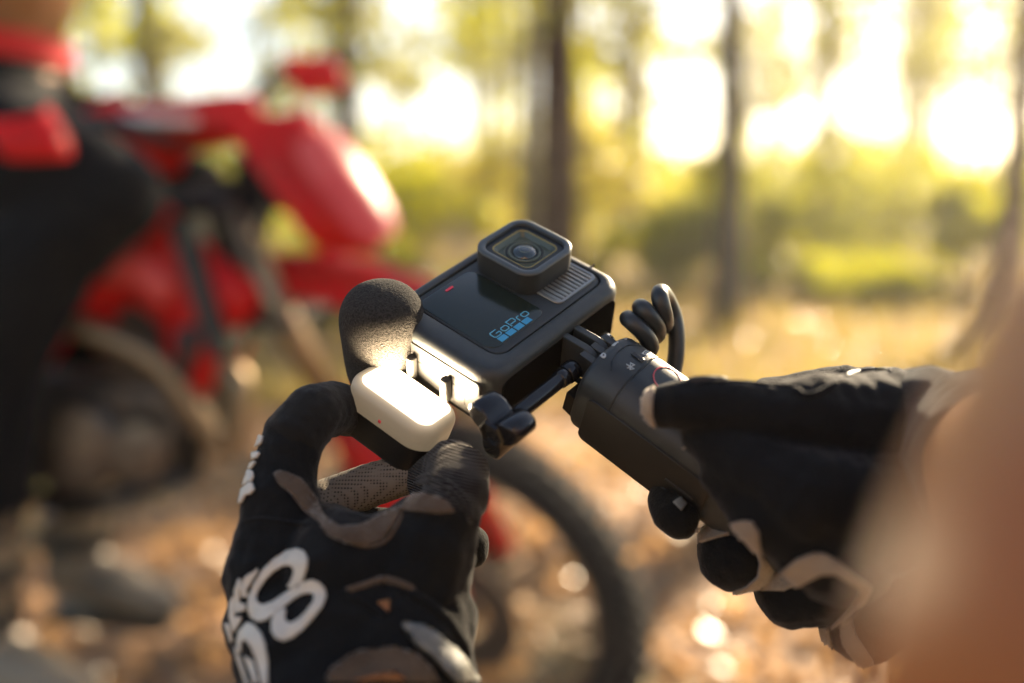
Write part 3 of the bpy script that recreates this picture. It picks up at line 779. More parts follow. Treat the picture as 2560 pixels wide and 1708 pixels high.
# ================================================================== RIDER
rd = empty('person', Matrix.Translation((Q(60, 900).x, BY, 0)), 'rider in black and red motocross trousers seated on the red motorbike', 'person')
def YP(px, py, y): return PY(px, py, y)
hipc = Q(-30, 330)
def side(px, py, dy, s): p = Q(px, py); return Vector((p.x, BY+s*dy, p.z))
torso = [(hipc+Vector((0, 0, .02)), .13), (hipc+Vector((.01, 0, .16)), .125), (hipc+Vector((.05, 0, .36)), .15), (hipc+Vector((.09, 0, .50)), .13), (hipc+Vector((.12, 0, .60)), .06), (hipc+Vector((.16, 0, .74)), .095)]
ch = [torso, [(hipc+Vector((.05, -.09, .34)), .10), (hipc+Vector((.05, .09, .34)), .10)]]
for s in (-1, 1):
    sh = hipc+Vector((.09, s*.19, .48)); el = hipc+Vector((-.20, s*.26, .24)); wr = hipc+Vector((-.14, s*.17, .05))
    ch.append([(hipc+Vector((.09, 0, .50)), .09), (sh, .065), (sh.lerp(el, .5), .055), (el, .045), (wr, .033), (wr+Vector((.06, -s*.02, -.05)), .035)])
    for f in range(5): ch.append([(wr+Vector((.05, -s*.02, -.04)), .02), (wr+Vector((.10+.01*(f % 3), s*(-.06+.022*f), -.08)), .010), (wr+Vector((.11, s*(-.055+.02*f), -.115)), .009)])
    ch.append([(side(0, 310, .10, s), .09), (side(360, 490, .20, s), .055), (side(240, 620, .21, s), .05), (side(105, 850, .21, s), .05), (side(85, 1150, .20, s), .04)])
hc = hipc+Vector((.17, 0, .75)); ch.append([(hc+Vector((.09, 0, -.01)), .016), (hc+Vector((.105, 0, -.02)), .016)])
rb = blob('body', ch, .012, M['skin'], rd, smooth=5)
bm = bmesh.new(); bmesh.ops.create_icosphere(bm, subdivisions=3, radius=.108, matrix=Matrix.Translation(hc+Vector((-.02, 0, .02))) @ Matrix.Diagonal((1.05, .92, 1, 1)))
bmesh.ops.bisect_plane(bm, geom=bm.verts[:]+bm.edges[:]+bm.faces[:], plane_co=hc+Vector((.05, 0, .0)), plane_no=(.8, 0, -.6), clear_outer=True); 
h = fin(bm, 'hair', M['hair']); h.parent = rd; h.matrix_parent_inverse = rd.matrix_world.inverted()
ch = [[(hipc+Vector((0, -.06, .03)), .145), (hipc+Vector((0, .06, .03)), .145)], [(hipc+Vector((-.02, 0, -.04)), .15), (hipc+Vector((-.05, 0, -.05)), .15)]]
for s in (-1, 1):
    ch.append([(side(0, 360, .09, s), .13), (side(200, 430, .17, s), .115), (side(390, 490, .20, s), .085), (side(240, 620, .21, s), .09), (side(105, 850, .21, s), .105), (side(80, 1160, .20, s), .09)])
tr = blob('trousers', ch, .010, M['moto'], rd, smooth=6, disp=.012, dsize=.05)
tb = world_bvh([tr])
for poly in ([(-60, 270), (60, 262), (150, 290), (250, 330), (262, 400), (240, 450), (180, 455), (80, 400), (-60, 330)], [(-60, 390), (40, 400), (120, 450), (60, 470), (-60, 440)]):
    decal('trouser_panel', tb, [poly], M['motored'], rd, off=.002, grid=22, thick=.003)
bm = bmesh.new(); c = hipc+Vector((0, 0, .135))
loft(bm, [[c+Vector((math.cos(a)*.142, math.sin(a)*.195, z)) for a in [2*math.pi*i/32 for i in range(32)]] for z in (-.022, -.02, .02, .022)], False, False)
o = fin(bm, 'waistband', M['motored']); o.parent = rd; o.matrix_parent_inverse = rd.matrix_world.inverted(); o.modifiers.new('t', 'SOLIDIFY').thickness = .006
for s in (-1, 1):
    kn = side(95, 1130, .20, s); an = side(70, 1400, .20, s)
    b = blob('boot', [[(kn, .078), (side(85, 1280, .20, s), .07), (an, .064), (side(75, 1520, .20, s), .066)], [(side(75, 1520, .20, s), .060), (side(200, 1570, .20, s), .056), (side(310, 1615, .20, s), .042)]], .008, M['boot'], rd, smooth=4)
    bm = bmesh.new(); a = side(20, 1625, .20, s); e = side(340, 1665, .20, s)
    mid = (a+e)/2; box(bm, mid, ((e-a).length, .095, .022), Matrix.Rotation(math.atan2(a.z-e.z, e.x-a.x), 3, 'Y')); so = fin(bm, 'boot_sole', M['bootdark'], smooth=False); so.parent = b; so.matrix_parent_inverse = world_of(b).inverted()
    for k in (1230, 1330, 1430):
        p = side(80, k, .20, s); bm = bmesh.new(); loft(bm, [[p+Vector((math.cos(q)*.076, math.sin(q)*.076, z)) for q in [2*math.pi*i/24 for i in range(24)]] for z in (-.016, -.014, .014, .016)], False, False)
        st = fin(bm, 'boot_strap', M['bootdark']); st.parent = b; st.matrix_parent_inverse = world_of(b).inverted()

# ================================================================== ACTION CAMERA
RB = Matrix(((0.65176263, 0.75730731, -0.04112302), (-0.47549629, 0.45026581, 0.75575391), (0.59085425, -0.47301832, 0.65356325)))
def ortho(m):
    x = Vector(m.col[0]).normalized(); y = Vector(m.col[1]); y = (y-x*y.dot(x)).normalized(); z = x.cross(y)
    return Matrix((x, y, z)).transposed()
BODY = CF @ Matrix.Translation(Vector((-2.5635, -17.5389, 375.0756))*.001) @ ortho(RB).to_4x4()
mm = .001
ac = empty('action_camera', BODY, 'dark grey action camera with square lens and blue lettering in the middle of the picture', 'camera')
def rr(x0, x1, y0, y1, r, n=6): return [(p[0]*mm, p[1]*mm) for p in rrect(x0, x1, y0, y1, r, n)]
def ring3(x0, x1, y0, y1, r, z, n=6): return [(p[0], p[1], z*mm) for p in rr(x0, x1, y0, y1, r, n)]
OX, OY = 39., 28.2
SX0, SX1, SY0, SY1 = -28.6, 34.6, -23.3, 22.0
# housing shell: back, sides, rounded front rim, drop into the seam, floor
bm = bmesh.new()
rings = [ring3(-OX+5, OX-7, -OY+2, OY-5, 7, 29, 8), ring3(-OX+1.0, OX-2.5, -OY+.5, OY-1.2, 8.5, 25, 8), ring3(-OX, OX, -OY, OY, 9, 10, 8), ring3(-OX, OX, -OY, OY, 9, 4.0, 8)]
for i in range(1, 7):
    a = math.pi/2*i/6; ins = 4.2*(1-math.cos(a)); z = 4.0-4.0*math.sin(a)
    rings.append(ring3(-OX+ins, OX-ins*.75, -OY+ins*.6, OY-ins*.9, 9-ins*.6, z, 8))
rings.append(ring3(SX0-.35, SX1+.35, SY0-.35, SY1+.35, 6.2, -.15, 8)); rings.append(ring3(SX0, SX1, SY0, SY1, 6, .15, 8)); rings.append(ring3(SX0, SX1, SY0, SY1, 6, 2.2, 8))
loft(bm, rings)
fin(bm, 'housing', M['plastic'], ac, auto=50)
bm = bmesh.new()
R0 = rr(SX0+.55, SX1-.55, SY0+.55, SY1-.55, 5.5, 8)
rprism(bm, (SX0+.75)*mm, (SX1-.75)*mm, (SY0+.75)*mm, (SY1-.75)*mm, 5.3*mm, .25*mm, 2.3*mm, bev=.45*mm, n=8)
fin(bm, 'camera_face', M['camfront'], ac, auto=50)
# seam line across the right hand side of the housing
bm = bmesh.new(); box(bm, (36.9*mm, 12.6*mm, .35*mm), (4.6*mm, .35*mm, .9*mm)); box(bm, (39.0*mm, 12.6*mm, 9.0*mm), (.25*mm, .35*mm, 14*mm))
fin(bm, 'hinge_seam', M['dark'], ac, smooth=False)
# front display
bm = bmesh.new(); rprism(bm, -26.9*mm, 2.9*mm, -20.4*mm, 17.7*mm, 4.2*mm, -.02*mm, .6*mm, bev=.2*mm, n=8)
scr = fin(bm, 'front_screen', M['glass'], ac, auto=40)
bm = bmesh.new(); pp = rr(-13.9, -9.9, -18.2, -17.1, .5, 4)
flat(bm, [pp], -.12*mm, -.2*mm); fin(bm, 'record_light', M['red'], scr, smooth=False)
for k in range(4):
    x0 = -21.3+k*4.42; bm = bmesh.new()
    flat(bm, [[(x0*mm, 14.55*mm), ((x0+3.75)*mm, 14.55*mm), ((x0+3.75)*mm, 17.1*mm), (x0*mm, 17.1*mm)]], -.12*mm, -.2*mm)
    fin(bm, 'logo_square', M['blue'], scr, smooth=False)
def tl(pts, closed=False, w=.48): return strokepoly([(p[0]*mm, p[1]*mm) for p in pts], w*mm, closed)
def letter(polys):
    bm = bmesh.new(); flat(bm, polys, -.12*mm, -.2*mm); fin(bm, 'letter', M['bluelight'], scr, smooth=False)
lx, ly = -21.3, 13.9
def bowl(x, y0, y1, w): c = .55; return [(x+c, y0), (x+w-c, y0), (x+w, y0+c), (x+w, y1-c), (x+w-c, y1), (x+c, y1), (x, y1-c), (x, y0+c)]
letter(tl([(lx+3.5, ly-3.1), (lx+.6, ly-3.1), (lx, ly-2.5), (lx, ly-.6), (lx+.6, ly), (lx+3.2, ly), (lx+3.7, ly-.5), (lx+3.7, ly-1.5), (lx+1.9, ly-1.5)]))
letter(tl(bowl(lx+4.9, ly-2.2, ly, 3.0), True))
letter(tl([(lx+9.1, ly+.1), (lx+9.1, ly-3.1), (lx+12.1, ly-3.1), (lx+12.6, ly-2.6), (lx+12.6, ly-1.5), (lx+12.1, ly-1.0), (lx+9.1, ly-1.0)]))
letter(tl([(lx+13.6, ly+.1), (lx+13.6, ly-1.7), (lx+14.1, ly-2.2), (lx+15.2, ly-2.2)]))
letter(tl(bowl(lx+16.0, ly-2.2, ly, 3.0), True))
# lens cover: square hood on a plinth
HX0, HX1, HY0, HY1 = 3.6, 33.6, -21.6, 8.4
bm = bmesh.new()
def hr(ins, r, z): return ring3(HX0+ins, HX1-ins, HY0+ins, HY1-ins, r, z, 8)
loft(bm, [hr(.6, 6.6, 1.0), hr(.2, 7, -1), hr(0, 7.2, -3), hr(0, 7.2, -8.9), hr(2.8, 5, -8.9)], True, False)
hood = fin(bm, 'lens_hood', M['camfront'], ac, auto=45)  # sides take the darker plastic in place of their own shade
bm = bmesh.new(); loft(bm, [hr(.02, 7.2, -8.92), hr(.02, 7.2, -9.3), hr(.25, 7.0, -9.75), hr(.8, 6.5, -10), hr(2.3, 5.4, -10), hr(2.7, 5.0, -9.7), hr(2.8, 5, -8.2)], False, False); fin(bm, 'hood_rim', M['hood'], hood, auto=45)
bm = bmesh.new()
loft(bm, [hr(2.8, 5, -8.3), hr(2.8, 5, -8.6), hr(5.2, 3.2, -8.6), hr(5.2, 3.2, -8.0)], False, False); fin(bm, 'lens_mask', M['dark'], hood, auto=40)
bm = bmesh.new()
loft(bm, [hr(5.2, 3.2, -8.65), hr(5.45, 3.0, -8.72), hr(5.7, 2.8, -8.65), hr(5.7, 2.8, -8.3)], False, False); fin(bm, 'gold_trim', M['gold'], hood)
bm = bmesh.new(); loft(bm, [hr(5.7, 2.8, -8.4), hr(7.0, 2.4, -6.6)], False, True); fin(bm, 'lens_well', M['lens'], hood, auto=40)
LC = ((HX0+HX1)/2, (HY0+HY1)/2)
def disc(r, z, rc=None): return [(LC[0]*mm+math.cos(a)*r*mm, LC[1]*mm+math.sin(a)*r*mm, z*mm) for a in [2*math.pi*i/48 for i in range(48)]]
def lensring(r0, r1, z0, z1, m, name='lens_ring'):
    bm = bmesh.new(); loft(bm, [disc(r1, z0), disc(r1-.15, z1), disc(r0+.15, z1), disc(r0, z0+.02)], False, False); fin(bm, name, m, hood)
lensring(7.6, 8.0, -6.7, -7.0, M['lensring']); lensring(6.5, 7.5, -6.7, -6.9, M['lensdeep']); lensring(5.6, 6.4, -6.7, -7.3, M['lensring']); lensring(4.9, 5.5, -6.7, -7.1, M['lensdeep'])
bm = bmesh.new(); loft(bm, [disc(4.8*math.cos(a)+.01, -6.8-1.6*math.sin(a)) for a in [math.pi/2*i/8 for i in range(9)]], False, True); fin(bm, 'front_element', M['dome'], hood)
lensring(1.9, 2.3, -8.1, -8.38, M['lensring'])
# speaker grille: rim and slats
bm = bmesh.new()
loft(bm, [ring3(9.2, 33.4, -4, 18.9, 3.2, .1, 6), ring3(9.4, 33.2, -3.8, 18.7, 3.0, -.35, 6), ring3(10.5, 32.1, -2.8, 17.6, 2.2, -.35, 6), ring3(10.5, 32.1, -2.8, 17.6, 2.2, .3, 6)], False, False)
grl = fin(bm, 'grille_rim', M['slat'], ac, auto=40)
bm = bmesh.new(); flat(bm, [rr(10.5, 32.1, -2.8, 17.6, 2.2)], .08*mm, .04*mm); fin(bm, 'grille_back', M['dark'], grl, smooth=False)
bm = bmesh.new(); rprism(bm, -.62*mm, .62*mm, -2.4*mm, 17.7*mm, .5*mm, -.38*mm, .3*mm, bev=.3*mm, n=3, nb=2)
s0 = fin(bm, 'grille_slat', M['slat'], grl); s0.location = (11.7*mm, 0, 0)
for k in range(1, 10):
    s = s0.copy(); COL.objects.link(s); s.location = ((11.7+k*2.13)*mm, 0, 0)
# left side: panel, step and the two clips
bm = bmesh.new(); rprism(bm, -17*mm, 23*mm, 5.0*mm, 22*mm, 1.6*mm, 0, 1.2*mm, bev=.5*mm)
o = fin(bm, 'side_panel', M['sidepanel'], ac, auto=40)
o.matrix_basis = Matrix(((0, 0, 1, -39.55*mm), (1, 0, 0, 0), (0, 1, 0, 0), (0, 0, 0, 1)))
bm = bmesh.new(); box(bm, (-39.0*mm, 2*mm, 15.5*mm), (1.4*mm, 28*mm, 7*mm)); fin(bm, 'side_recess', M['dark'], ac, smooth=False)
def clip(y):
    bm = bmesh.new()
    rprism(bm, -1.8*mm, 1.8*mm, -1.7*mm, 1.7*mm, 1.2*mm, -1*mm, 9*mm, bev=.5*mm, n=4); c = fin(bm, 'side_clip', M['sidepanel'], ac, auto=40)
    c.location = (-41.5*mm, y*mm, 10.5*mm)
    bm = bmesh.new(); flat(bm, [tl([(-1.0, -1.0), (.4, -1.0), (1.05, -.35), (1.05, .35), (.4, 1.0), (-1.0, 1.0)], w=.45)[0]], -1.02*mm, -1.14*mm); fin(bm, 'clip_slot', M['dark'], c, smooth=False)
clip(8.5); clip(-8.5)
# underside: black slab painting the shade of a hollow, and folding mount fingers
bm = bmesh.new(); rprism(bm, -33*mm, 33*mm, 4.6*mm, 25*mm, 4*mm, -.6*mm, .6*mm); o = fin(bm, 'underside_shade', M['cavityshade'], ac, auto=40)
o.matrix_basis = Matrix(((1, 0, 0, 0), (0, 0, 1, 27.75*mm), (0, 1, 0, 0), (0, 0, 0, 1)))
def finger_plate(x, y0, y1, zc, r, w, name, m, par):
    pts = [(y0, zc-r), (y1, zc-r)]+[(y1+r*math.sin(a), zc-r*math.cos(a)) for a in [math.pi*i/10 for i in range(1, 10)]]+[(y1, zc+r), (y0, zc+r)]
    bm = bmesh.new(); loft(bm, [[((x-w/2)*mm, a*mm, b*mm) for a, b in pts], [((x+w/2)*mm, a*mm, b*mm) for a, b in pts]])
    o = fin(bm, name, m, par, auto=40); md = o.modifiers.new('b', 'BEVEL'); md.width = .35*mm; md.segments = 2; md.limit_method = 'ANGLE'; return o
HXc, HYc, HZc = 4.5, 37.5, 11.0
for x in (HXc-3.2, HXc+3.2): finger_plate(x, 26, HYc, HZc, 7.2, 2.9, 'mount_finger', M['plastic'], ac)
# foam windscreen on the microphone
fm = bpy.data.objects.new('tmp', None)
bm = bmesh.new(); prof = [(0.0, -9.0), (6.0, -8.6), (10.8, -7.2), (13.9, -4.4), (15.7, .5), (16.2, 5), (15.6, 14), (15.2, 26), (14.2, 33), (12, 36)]
rings = []
for r_, z_ in prof:
    rings.append([((math.cos(a)*max(r_, .05)*(1.0 if math.cos(a) < 0 else 1.0))*mm, math.sin(a)*max(r_, .05)*mm, z_*mm) for a in [2*math.pi*i/40 for i in range(40)]])
loft(bm, rings)
foam = fin(bm, 'microphone_windscreen', M['foam']); foam.matrix_world = BODY @ Matrix.Translation(Vector((-38.5, -26.5, 0))*mm)
md = foam.modifiers.new('s', 'SUBSURF'); md.levels = 2; md.render_levels = 3
tx = bpy.data.textures.new('foam_pores', 'CLOUDS'); tx.noise_scale = .0006; tx.noise_depth = 2
md = foam.modifiers.new('d', 'DISPLACE'); md.texture = tx; md.strength = .00022; md.texture_coords = 'LOCAL'
tag(foam, 'round black foam windscreen on the microphone at the upper corner of the camera', 'windscreen')

# ================================================================== GRIP
phi = math.radians(8)
GRIP = BODY @ Matrix.Translation(Vector((HXc, HYc, HZc))*mm) @ Matrix.Rotation(phi, 4, 'X')
gr = empty('camera_grip', GRIP, 'dark grey camera grip with icons and a round button under the gloved thumb', 'grip')
GX0, GX1, GZ0, GZ1, GR = -17.0, 15.0, -12.6, 24.5, 12.5
def gsec(ins, y, r=GR, cut=0):
    return [(p[0]*mm, y*mm, p[1]*mm) for p in rrect(GX0+ins, GX1-ins, GZ0+ins+cut, GZ1-ins, max(r-ins, 2), 8)]
bm = bmesh.new(); loft(bm, [gsec(4.0, 6.6), gsec(1.4, 7.0), gsec(.4, 8.0), gsec(0, 9.2), gsec(0, 21.4), gsec(.35, 21.7), gsec(.35, 22.1), gsec(0, 22.4), gsec(0, 60), gsec(.3, 92), gsec(2, 98), gsec(6, 100)])
barrel = fin(bm, 'barrel', M['grip'], gr, auto=45)
for x in (-6.4, 0, 6.4): finger_plate(x, 9.5, 0, 0, 7.0, 3.0, 'mount_prong', M['grip'], gr)
for o in gr.children:
    if o.name.startswith('mount_prong'): o.data.flip_normals()
bm = bmesh.new(); rprism(bm, -8.2*mm, 8.2*mm, -7.2*mm, 7.2*mm, 2.5*mm, 5.6*mm, 9*mm, bev=.8*mm); o = fin(bm, 'prong_base', M['grip'], gr, auto=45)
o.matrix_basis = Matrix(((1, 0, 0, 0), (0, 0, 1, 0), (0, 1, 0, 0), (0, 0, 0, 1)))
# battery door on the near left flank, raised ribs, clip below the hinge
bm = bmesh.new(); rprism(bm, 13*mm, 66*mm, -2*mm, 20*mm, 3*mm, -.6*mm, .8*mm, bev=.4*mm); door = fin(bm, 'battery_door', M['dark'], gr, auto=45)
door.matrix_basis = Matrix(((0, 0, 1, (GX0)*mm), (1, 0, 0, 0), (0, 1, 0, 0), (0, 0, 0, 1)))
for k in range(2):
    bm = bmesh.new(); rprism(bm, 50*mm, 62*mm, (8+5*k)*mm, (10+5*k)*mm, .9*mm, -1.0*mm, -.3*mm, bev=.3*mm); fin(bm, 'door_ridge', M['dark'], door, auto=45)
bm = bmesh.new(); loft(bm, [[(-15*mm, 3*mm, 6*mm), (-15*mm, 11*mm, 7*mm), (-15*mm, 11*mm, 17*mm), (-15*mm, 3*mm, 15*mm)], [(9*mm, 3*mm, 6*mm), (9*mm, 11*mm, 7*mm), (9*mm, 11*mm, 17*mm), (9*mm, 3*mm, 15*mm)]])
fin(bm, 'hinge_block', M['dark'], gr, smooth=False)

# long thumb screw through the fingers, lobed knob towards the light
ts = empty('thumb_screw', BODY @ Matrix.Translation(Vector((HXc, HYc, HZc))*mm), 'glossy black thumb screw with a lobed knob below the camera', 'thumb screw')
def xtube(x0, x1, r0, r1, name, m, n=20):
    bm = bmesh.new(); tube(bm, [(x0*mm, 0, 0), (x0*mm+(x1-x0)*.1*mm, 0, 0), (x1*mm-(x1-x0)*.1*mm, 0, 0), (x1*mm, 0, 0)], [r0*mm*.9, r0*mm, r1*mm, r1*mm*.9], n); return fin(bm, name, m, ts, auto=50)
xtube(-43, -8, 3.0, 3.0, 'shaft', M['gloss']); xtube(-14, -8.5, 3.9, 3.9, 'collar', M['gloss']); xtube(-18, -14.4, 3.4, 3.6, 'collar', M['gloss'])
xtube(8.5, 12.5, 3.6, 3.6, 'steel_nut', M['steel'], 28)
bm = bmesh.new()
def lobes(x, s, n=60):
    o = []
    for i in range(n):
        a = 2*math.pi*i/n; r = (8.6+3.9*math.cos(3*(a+math.radians(30))))*s; o.append((x*mm, math.cos(a)*r*mm, math.sin(a)*r*mm))
    return o
loft(bm, [lobes(-54, .80), lobes(-54, .92), lobes(-53.2, 1.0), lobes(-44.5, 1.0), lobes(-43, .9), lobes(-42, .5)]); knob = fin(bm, 'knob', M['gloss'], ts, auto=50)
bm = bmesh.new()
def hexr(x, r, n=6, s=0): return [(x*mm, math.cos(2*math.pi*i/n+s)*r*mm, math.sin(2*math.pi*i/n+s)*r*mm) for i in range(n)]
loft(bm, [hexr(-54.05, 5.6), hexr(-54.9, 5.2), hexr(-54.9, 4.3), hexr(-54.1, 4.1)], False, True); fin(bm, 'knob_socket', M['gloss'], knob, smooth=False)

# ================================================================== COILED CABLE
def mmP(px, py, z): return P(px, py, z)
ccx = [(1500, 880, 384), (1560, 872, 384), (1605, 880, 380), (1626, 868, 372), (1612, 836, 367), (1580, 805, 367), (1570, 797, 374), (1582, 806, 384), (1618, 842, 388), (1642, 838, 382), (1640, 812, 370), (1612, 776, 367), (1601, 768, 374), (1612, 776, 386), (1645, 815, 390), (1662, 812, 383), (1660, 788, 371), (1650, 744, 369), (1652, 731, 376), (1666, 746, 386), (1683, 785, 390), (1691, 830, 390), (1691, 880, 390), (1683, 930, 390), (1668, 980, 388)]
bm = bmesh.new(); tube(bm, spline([mmP(*q) for q in ccx], 10), .0033, 16)
cb = fin(bm, 'coiled_cable', M['cable']); tag(cb, 'black coiled cable looping up behind the grip', 'cable')

# ================================================================== LIGHT MODULE
LTILT = -20
U = Vector((.80, .53, -.28)).normalized(); V = Vector((.60, -.55, .58)); V = (V-U*V.dot(U)).normalized(); V = -V; W = U.cross(V)   # W points away from the viewer
LMM = CF @ Matrix.Translation(Vector((-40.5, 25.3, 360))*mm) @ Matrix((U, V, W)).transposed().to_4x4() @ Matrix.Rotation(math.radians(LTILT), 4, 'X') @ Matrix.Diagonal((1.05, 1.05, 1.05, 1))
lm = empty('light_module', LMM, 'small lit white light held between gloved finger and thumb', 'light')
def lampmat():
    m, nt, b = newmat('lit_diffuser')
    b.inputs['Base Color'].default_value = (.15, .128, .10, 1); b.inputs['Roughness'].default_value = .45
    b.inputs['Subsurface Weight'].default_value = .0
    tc = N(nt, 'ShaderNodeTexCoord'); sp = N(nt, 'ShaderNodeSeparateXYZ'); L(nt, tc.outputs['Object'], sp.inputs[0])
    def mth(op, a, bv=None):
        n = N(nt, 'ShaderNodeMath', operation=op)
        for i, q in enumerate((a, bv)):
            if q is None: continue
            if isinstance(q, (int, float)): n.inputs[i].default_value = q
            else: L(nt, q, n.inputs[i])
        return n.outputs[0]
    qx = mth('MAXIMUM', mth('SUBTRACT', mth('ABSOLUTE', sp.outputs['X']), .0105), 0.)
    qy = mth('MAXIMUM', mth('SUBTRACT', mth('ABSOLUTE', sp.outputs['Y']), .0045), 0.)
    d = mth('SQRT', mth('ADD', mth('MULTIPLY', qx, qx), mth('MULTIPLY', qy, qy)))
    r = N(nt, 'ShaderNodeMapRange', interpolation_type='SMOOTHERSTEP'); r.inputs['From Min'].default_value = .0010; r.inputs['From Max'].default_value = .0048
    r.inputs['To Min'].default_value = 1; r.inputs['To Max'].default_value = 0; L(nt, d, r.inputs['Value'])
    zz = N(nt, 'ShaderNodeMapRange'); zz.inputs['From Min'].default_value = -.0085; zz.inputs['From Max'].default_value = -.004; zz.inputs['To Min'].default_value = 1; zz.inputs['To Max'].default_value = 0
    L(nt, sp.outputs['Z'], zz.inputs['Value'])
    r2 = N(nt, 'ShaderNodeMapRange', interpolation_type='SMOOTHERSTEP'); r2.inputs['From Min'].default_value = .001; r2.inputs['From Max'].default_value = .0085
    r2.inputs['To Min'].default_value = .2; r2.inputs['To Max'].default_value = .0; L(nt, d, r2.inputs['Value'])
    st = mth('ADD', mth('MULTIPLY', mth('ADD', mth('MULTIPLY', r.outputs['Result'], LAMP), r2.outputs['Result']), zz.outputs['Result']), LAMP_EDGE)
    b.inputs['Emission Color'].default_value = (1.0, .76, .48, 1); L(nt, st, b.inputs['Emission Strength'])
    return m
LAMP, LAMP_EDGE = 52.0, .03
bm = bmesh.new(); rprism(bm, -18.5*mm, 18.5*mm, -11.5*mm, 11.5*mm, 8.5*mm, -8.0*mm, 1.5*mm, bev=3.6*mm, n=8, nb=6); fin(bm, 'diffuser', lampmat(), lm)
bm = bmesh.new(); rprism(bm, -18.2*mm, 18.2*mm, -11.2*mm, 11.2*mm, 8.2*mm, 1.5*mm, 14*mm, n=8, bev1=3*mm); fin(bm, 'casing', M['dark'], lm, auto=45)
bm = bmesh.new(); rprism(bm, -1.1*mm, .1*mm, 11.4*mm, 11.56*mm, .1*mm, -1.4*mm, -.2*mm); fin(bm, 'indicator_dot', M['red'], lm)

# ================================================================== PERSON HOLDING THE CAMERA (gloved hands, bare arms)
pn = empty('person', Matrix.Translation((.02, -.28, 0)), 'person reaching forward with bare arms and black cycling gloves to hold grip and light', 'person')
def cc(x, y, z): return CF @ Vector((x*mm, y*mm, z*mm))
def pp(*chain): return [(P(a, b, c), r*mm) for a, b, c, r in chain]
TX, TYy = .03, -.30
def w3(x, y, z): return Vector((x, y, z))
ch = []
# right arm: wrist -> elbow beside the lens -> shoulder behind the lens
shR, shL = w3(.215, -.26, 1.33), w3(-.165, -.26, 1.33)
ch.append([(P(2230, 1085, 328), .021), (cc(150, 34, 312), .0235), (cc(134, 36, 260), .027), (cc(117, 35, 205), .032), (cc(103, 30, 150), .038), (cc(91, 13, 103), .0445), (cc(72, 33, 80), .044), (cc(82, 50, 30), .045), (cc(115, 40, -40), .046), (shR, .058), (w3(TX+.06, -.27, 1.36), .07)])
ch.append([(P(890, 1740, 318), .018), (P(880, 1880, 298), .024), (cc(-95, 128, 220), .034), (cc(-150, 125, 110), .041), (cc(-172, 95, 40), .043), (shL, .058), (w3(TX-.06, -.27, 1.36), .07)])
ch.append([(w3(TX, -.28, .93), .135), (w3(TX, -.27, 1.10), .125), (w3(TX, -.275, 1.24), .14), (w3(TX, -.275, 1.34), .11), (w3(TX, -.265, 1.43), .06), (w3(TX, -.245, 1.50), .06)])
hd = w3(TX, -.22, 1.60)
ch.append([(hd+w3(0, .0, .03), .088), (hd+w3(0, .03, -.05), .066), (hd+w3(0, .055, -.085), .03)])
ch.append([(hd+w3(0, .085, .01), .012), (hd+w3(0, .108, -.03), .014)])
for s in (-1, 1):
    ch.append([(hd+w3(.085*s, -.005, .01), .016), (hd+w3(.09*s, -.012, -.02), .012)])
    ch.append([(w3(TX+.09*s, -.28, .90), .10), (w3(TX+.10*s, -.27, .50), .062), (w3(TX+.10*s, -.30, .10), .042), (w3(TX+.105*s, -.24, .045), .04), (w3(TX+.115*s, -.12, .03), .03)])
blob('body', ch, .0055, M['skin'], pn, smooth=8)
def kid(o, par=None):
    par = par or pn; o.parent = par; o.matrix_parent_inverse = world_of(par).inverted(); return o
for s in (-1, 1):
    bm = bmesh.new(); bmesh.ops.create_icosphere(bm, subdivisions=3, radius=.013, matrix=Matrix.Translation(hd+w3(.033*s, .078, .018))); kid(fin(bm, 'eye', M['white']))
bm = bmesh.new(); tube(bm, [hd+w3(-.025, .083, -.062), hd+w3(0, .094, -.06), hd+w3(.025, .083, -.062)], [.003, .007, .003], 8); kid(fin(bm, 'mouth', M['motored']))
bm = bmesh.new(); bmesh.ops.create_icosphere(bm, subdivisions=3, radius=.10, matrix=Matrix.Translation(hd+w3(0, -.012, .04)) @ Matrix.Diagonal((.95, 1.02, 1, 1)))
bmesh.ops.bisect_plane(bm, geom=bm.verts[:]+bm.edges[:]+bm.faces[:], plane_co=hd+w3(0, .06, .05), plane_no=(0, .75, -.66), clear_outer=True); kid(fin(bm, 'hair', M['hair']))
blob('shirt', [[(w3(TX-.04, -.28, .90), .13), (w3(TX-.03, -.27, 1.12), .13), (w3(TX, -.275, 1.25), .15), (w3(TX, -.275, 1.345), .12)], [(w3(TX+.04, -.28, .90), .13), (w3(TX+.03, -.27, 1.12), .13)], [(shR+w3(.01, .03, -.05), .072), (shR, .072), (shL, .072), (shL+w3(-.01, .03, -.05), .072)]], .009, M['shirt'], pn, smooth=8, disp=.008, dsize=.05)
blob('shorts', [[(w3(TX-.03, -.28, .92), .142), (w3(TX+.03, -.28, .92), .142)]]+[[(w3(TX+.07*s, -.28, .88), .12), (w3(TX+.10*s, -.27, .54), .095)] for s in (-1, 1)], .010, M['denim'], pn, smooth=6, disp=.01, dsize=.06)
for s in (-1, 1): blob('shoe', [[(w3(TX+.105*s, -.30, .05), .05), (w3(TX+.11*s, -.20, .045), .05), (w3(TX+.118*s, -.09, .035), .042)]], .006, M['bootdark'], pn, smooth=4)

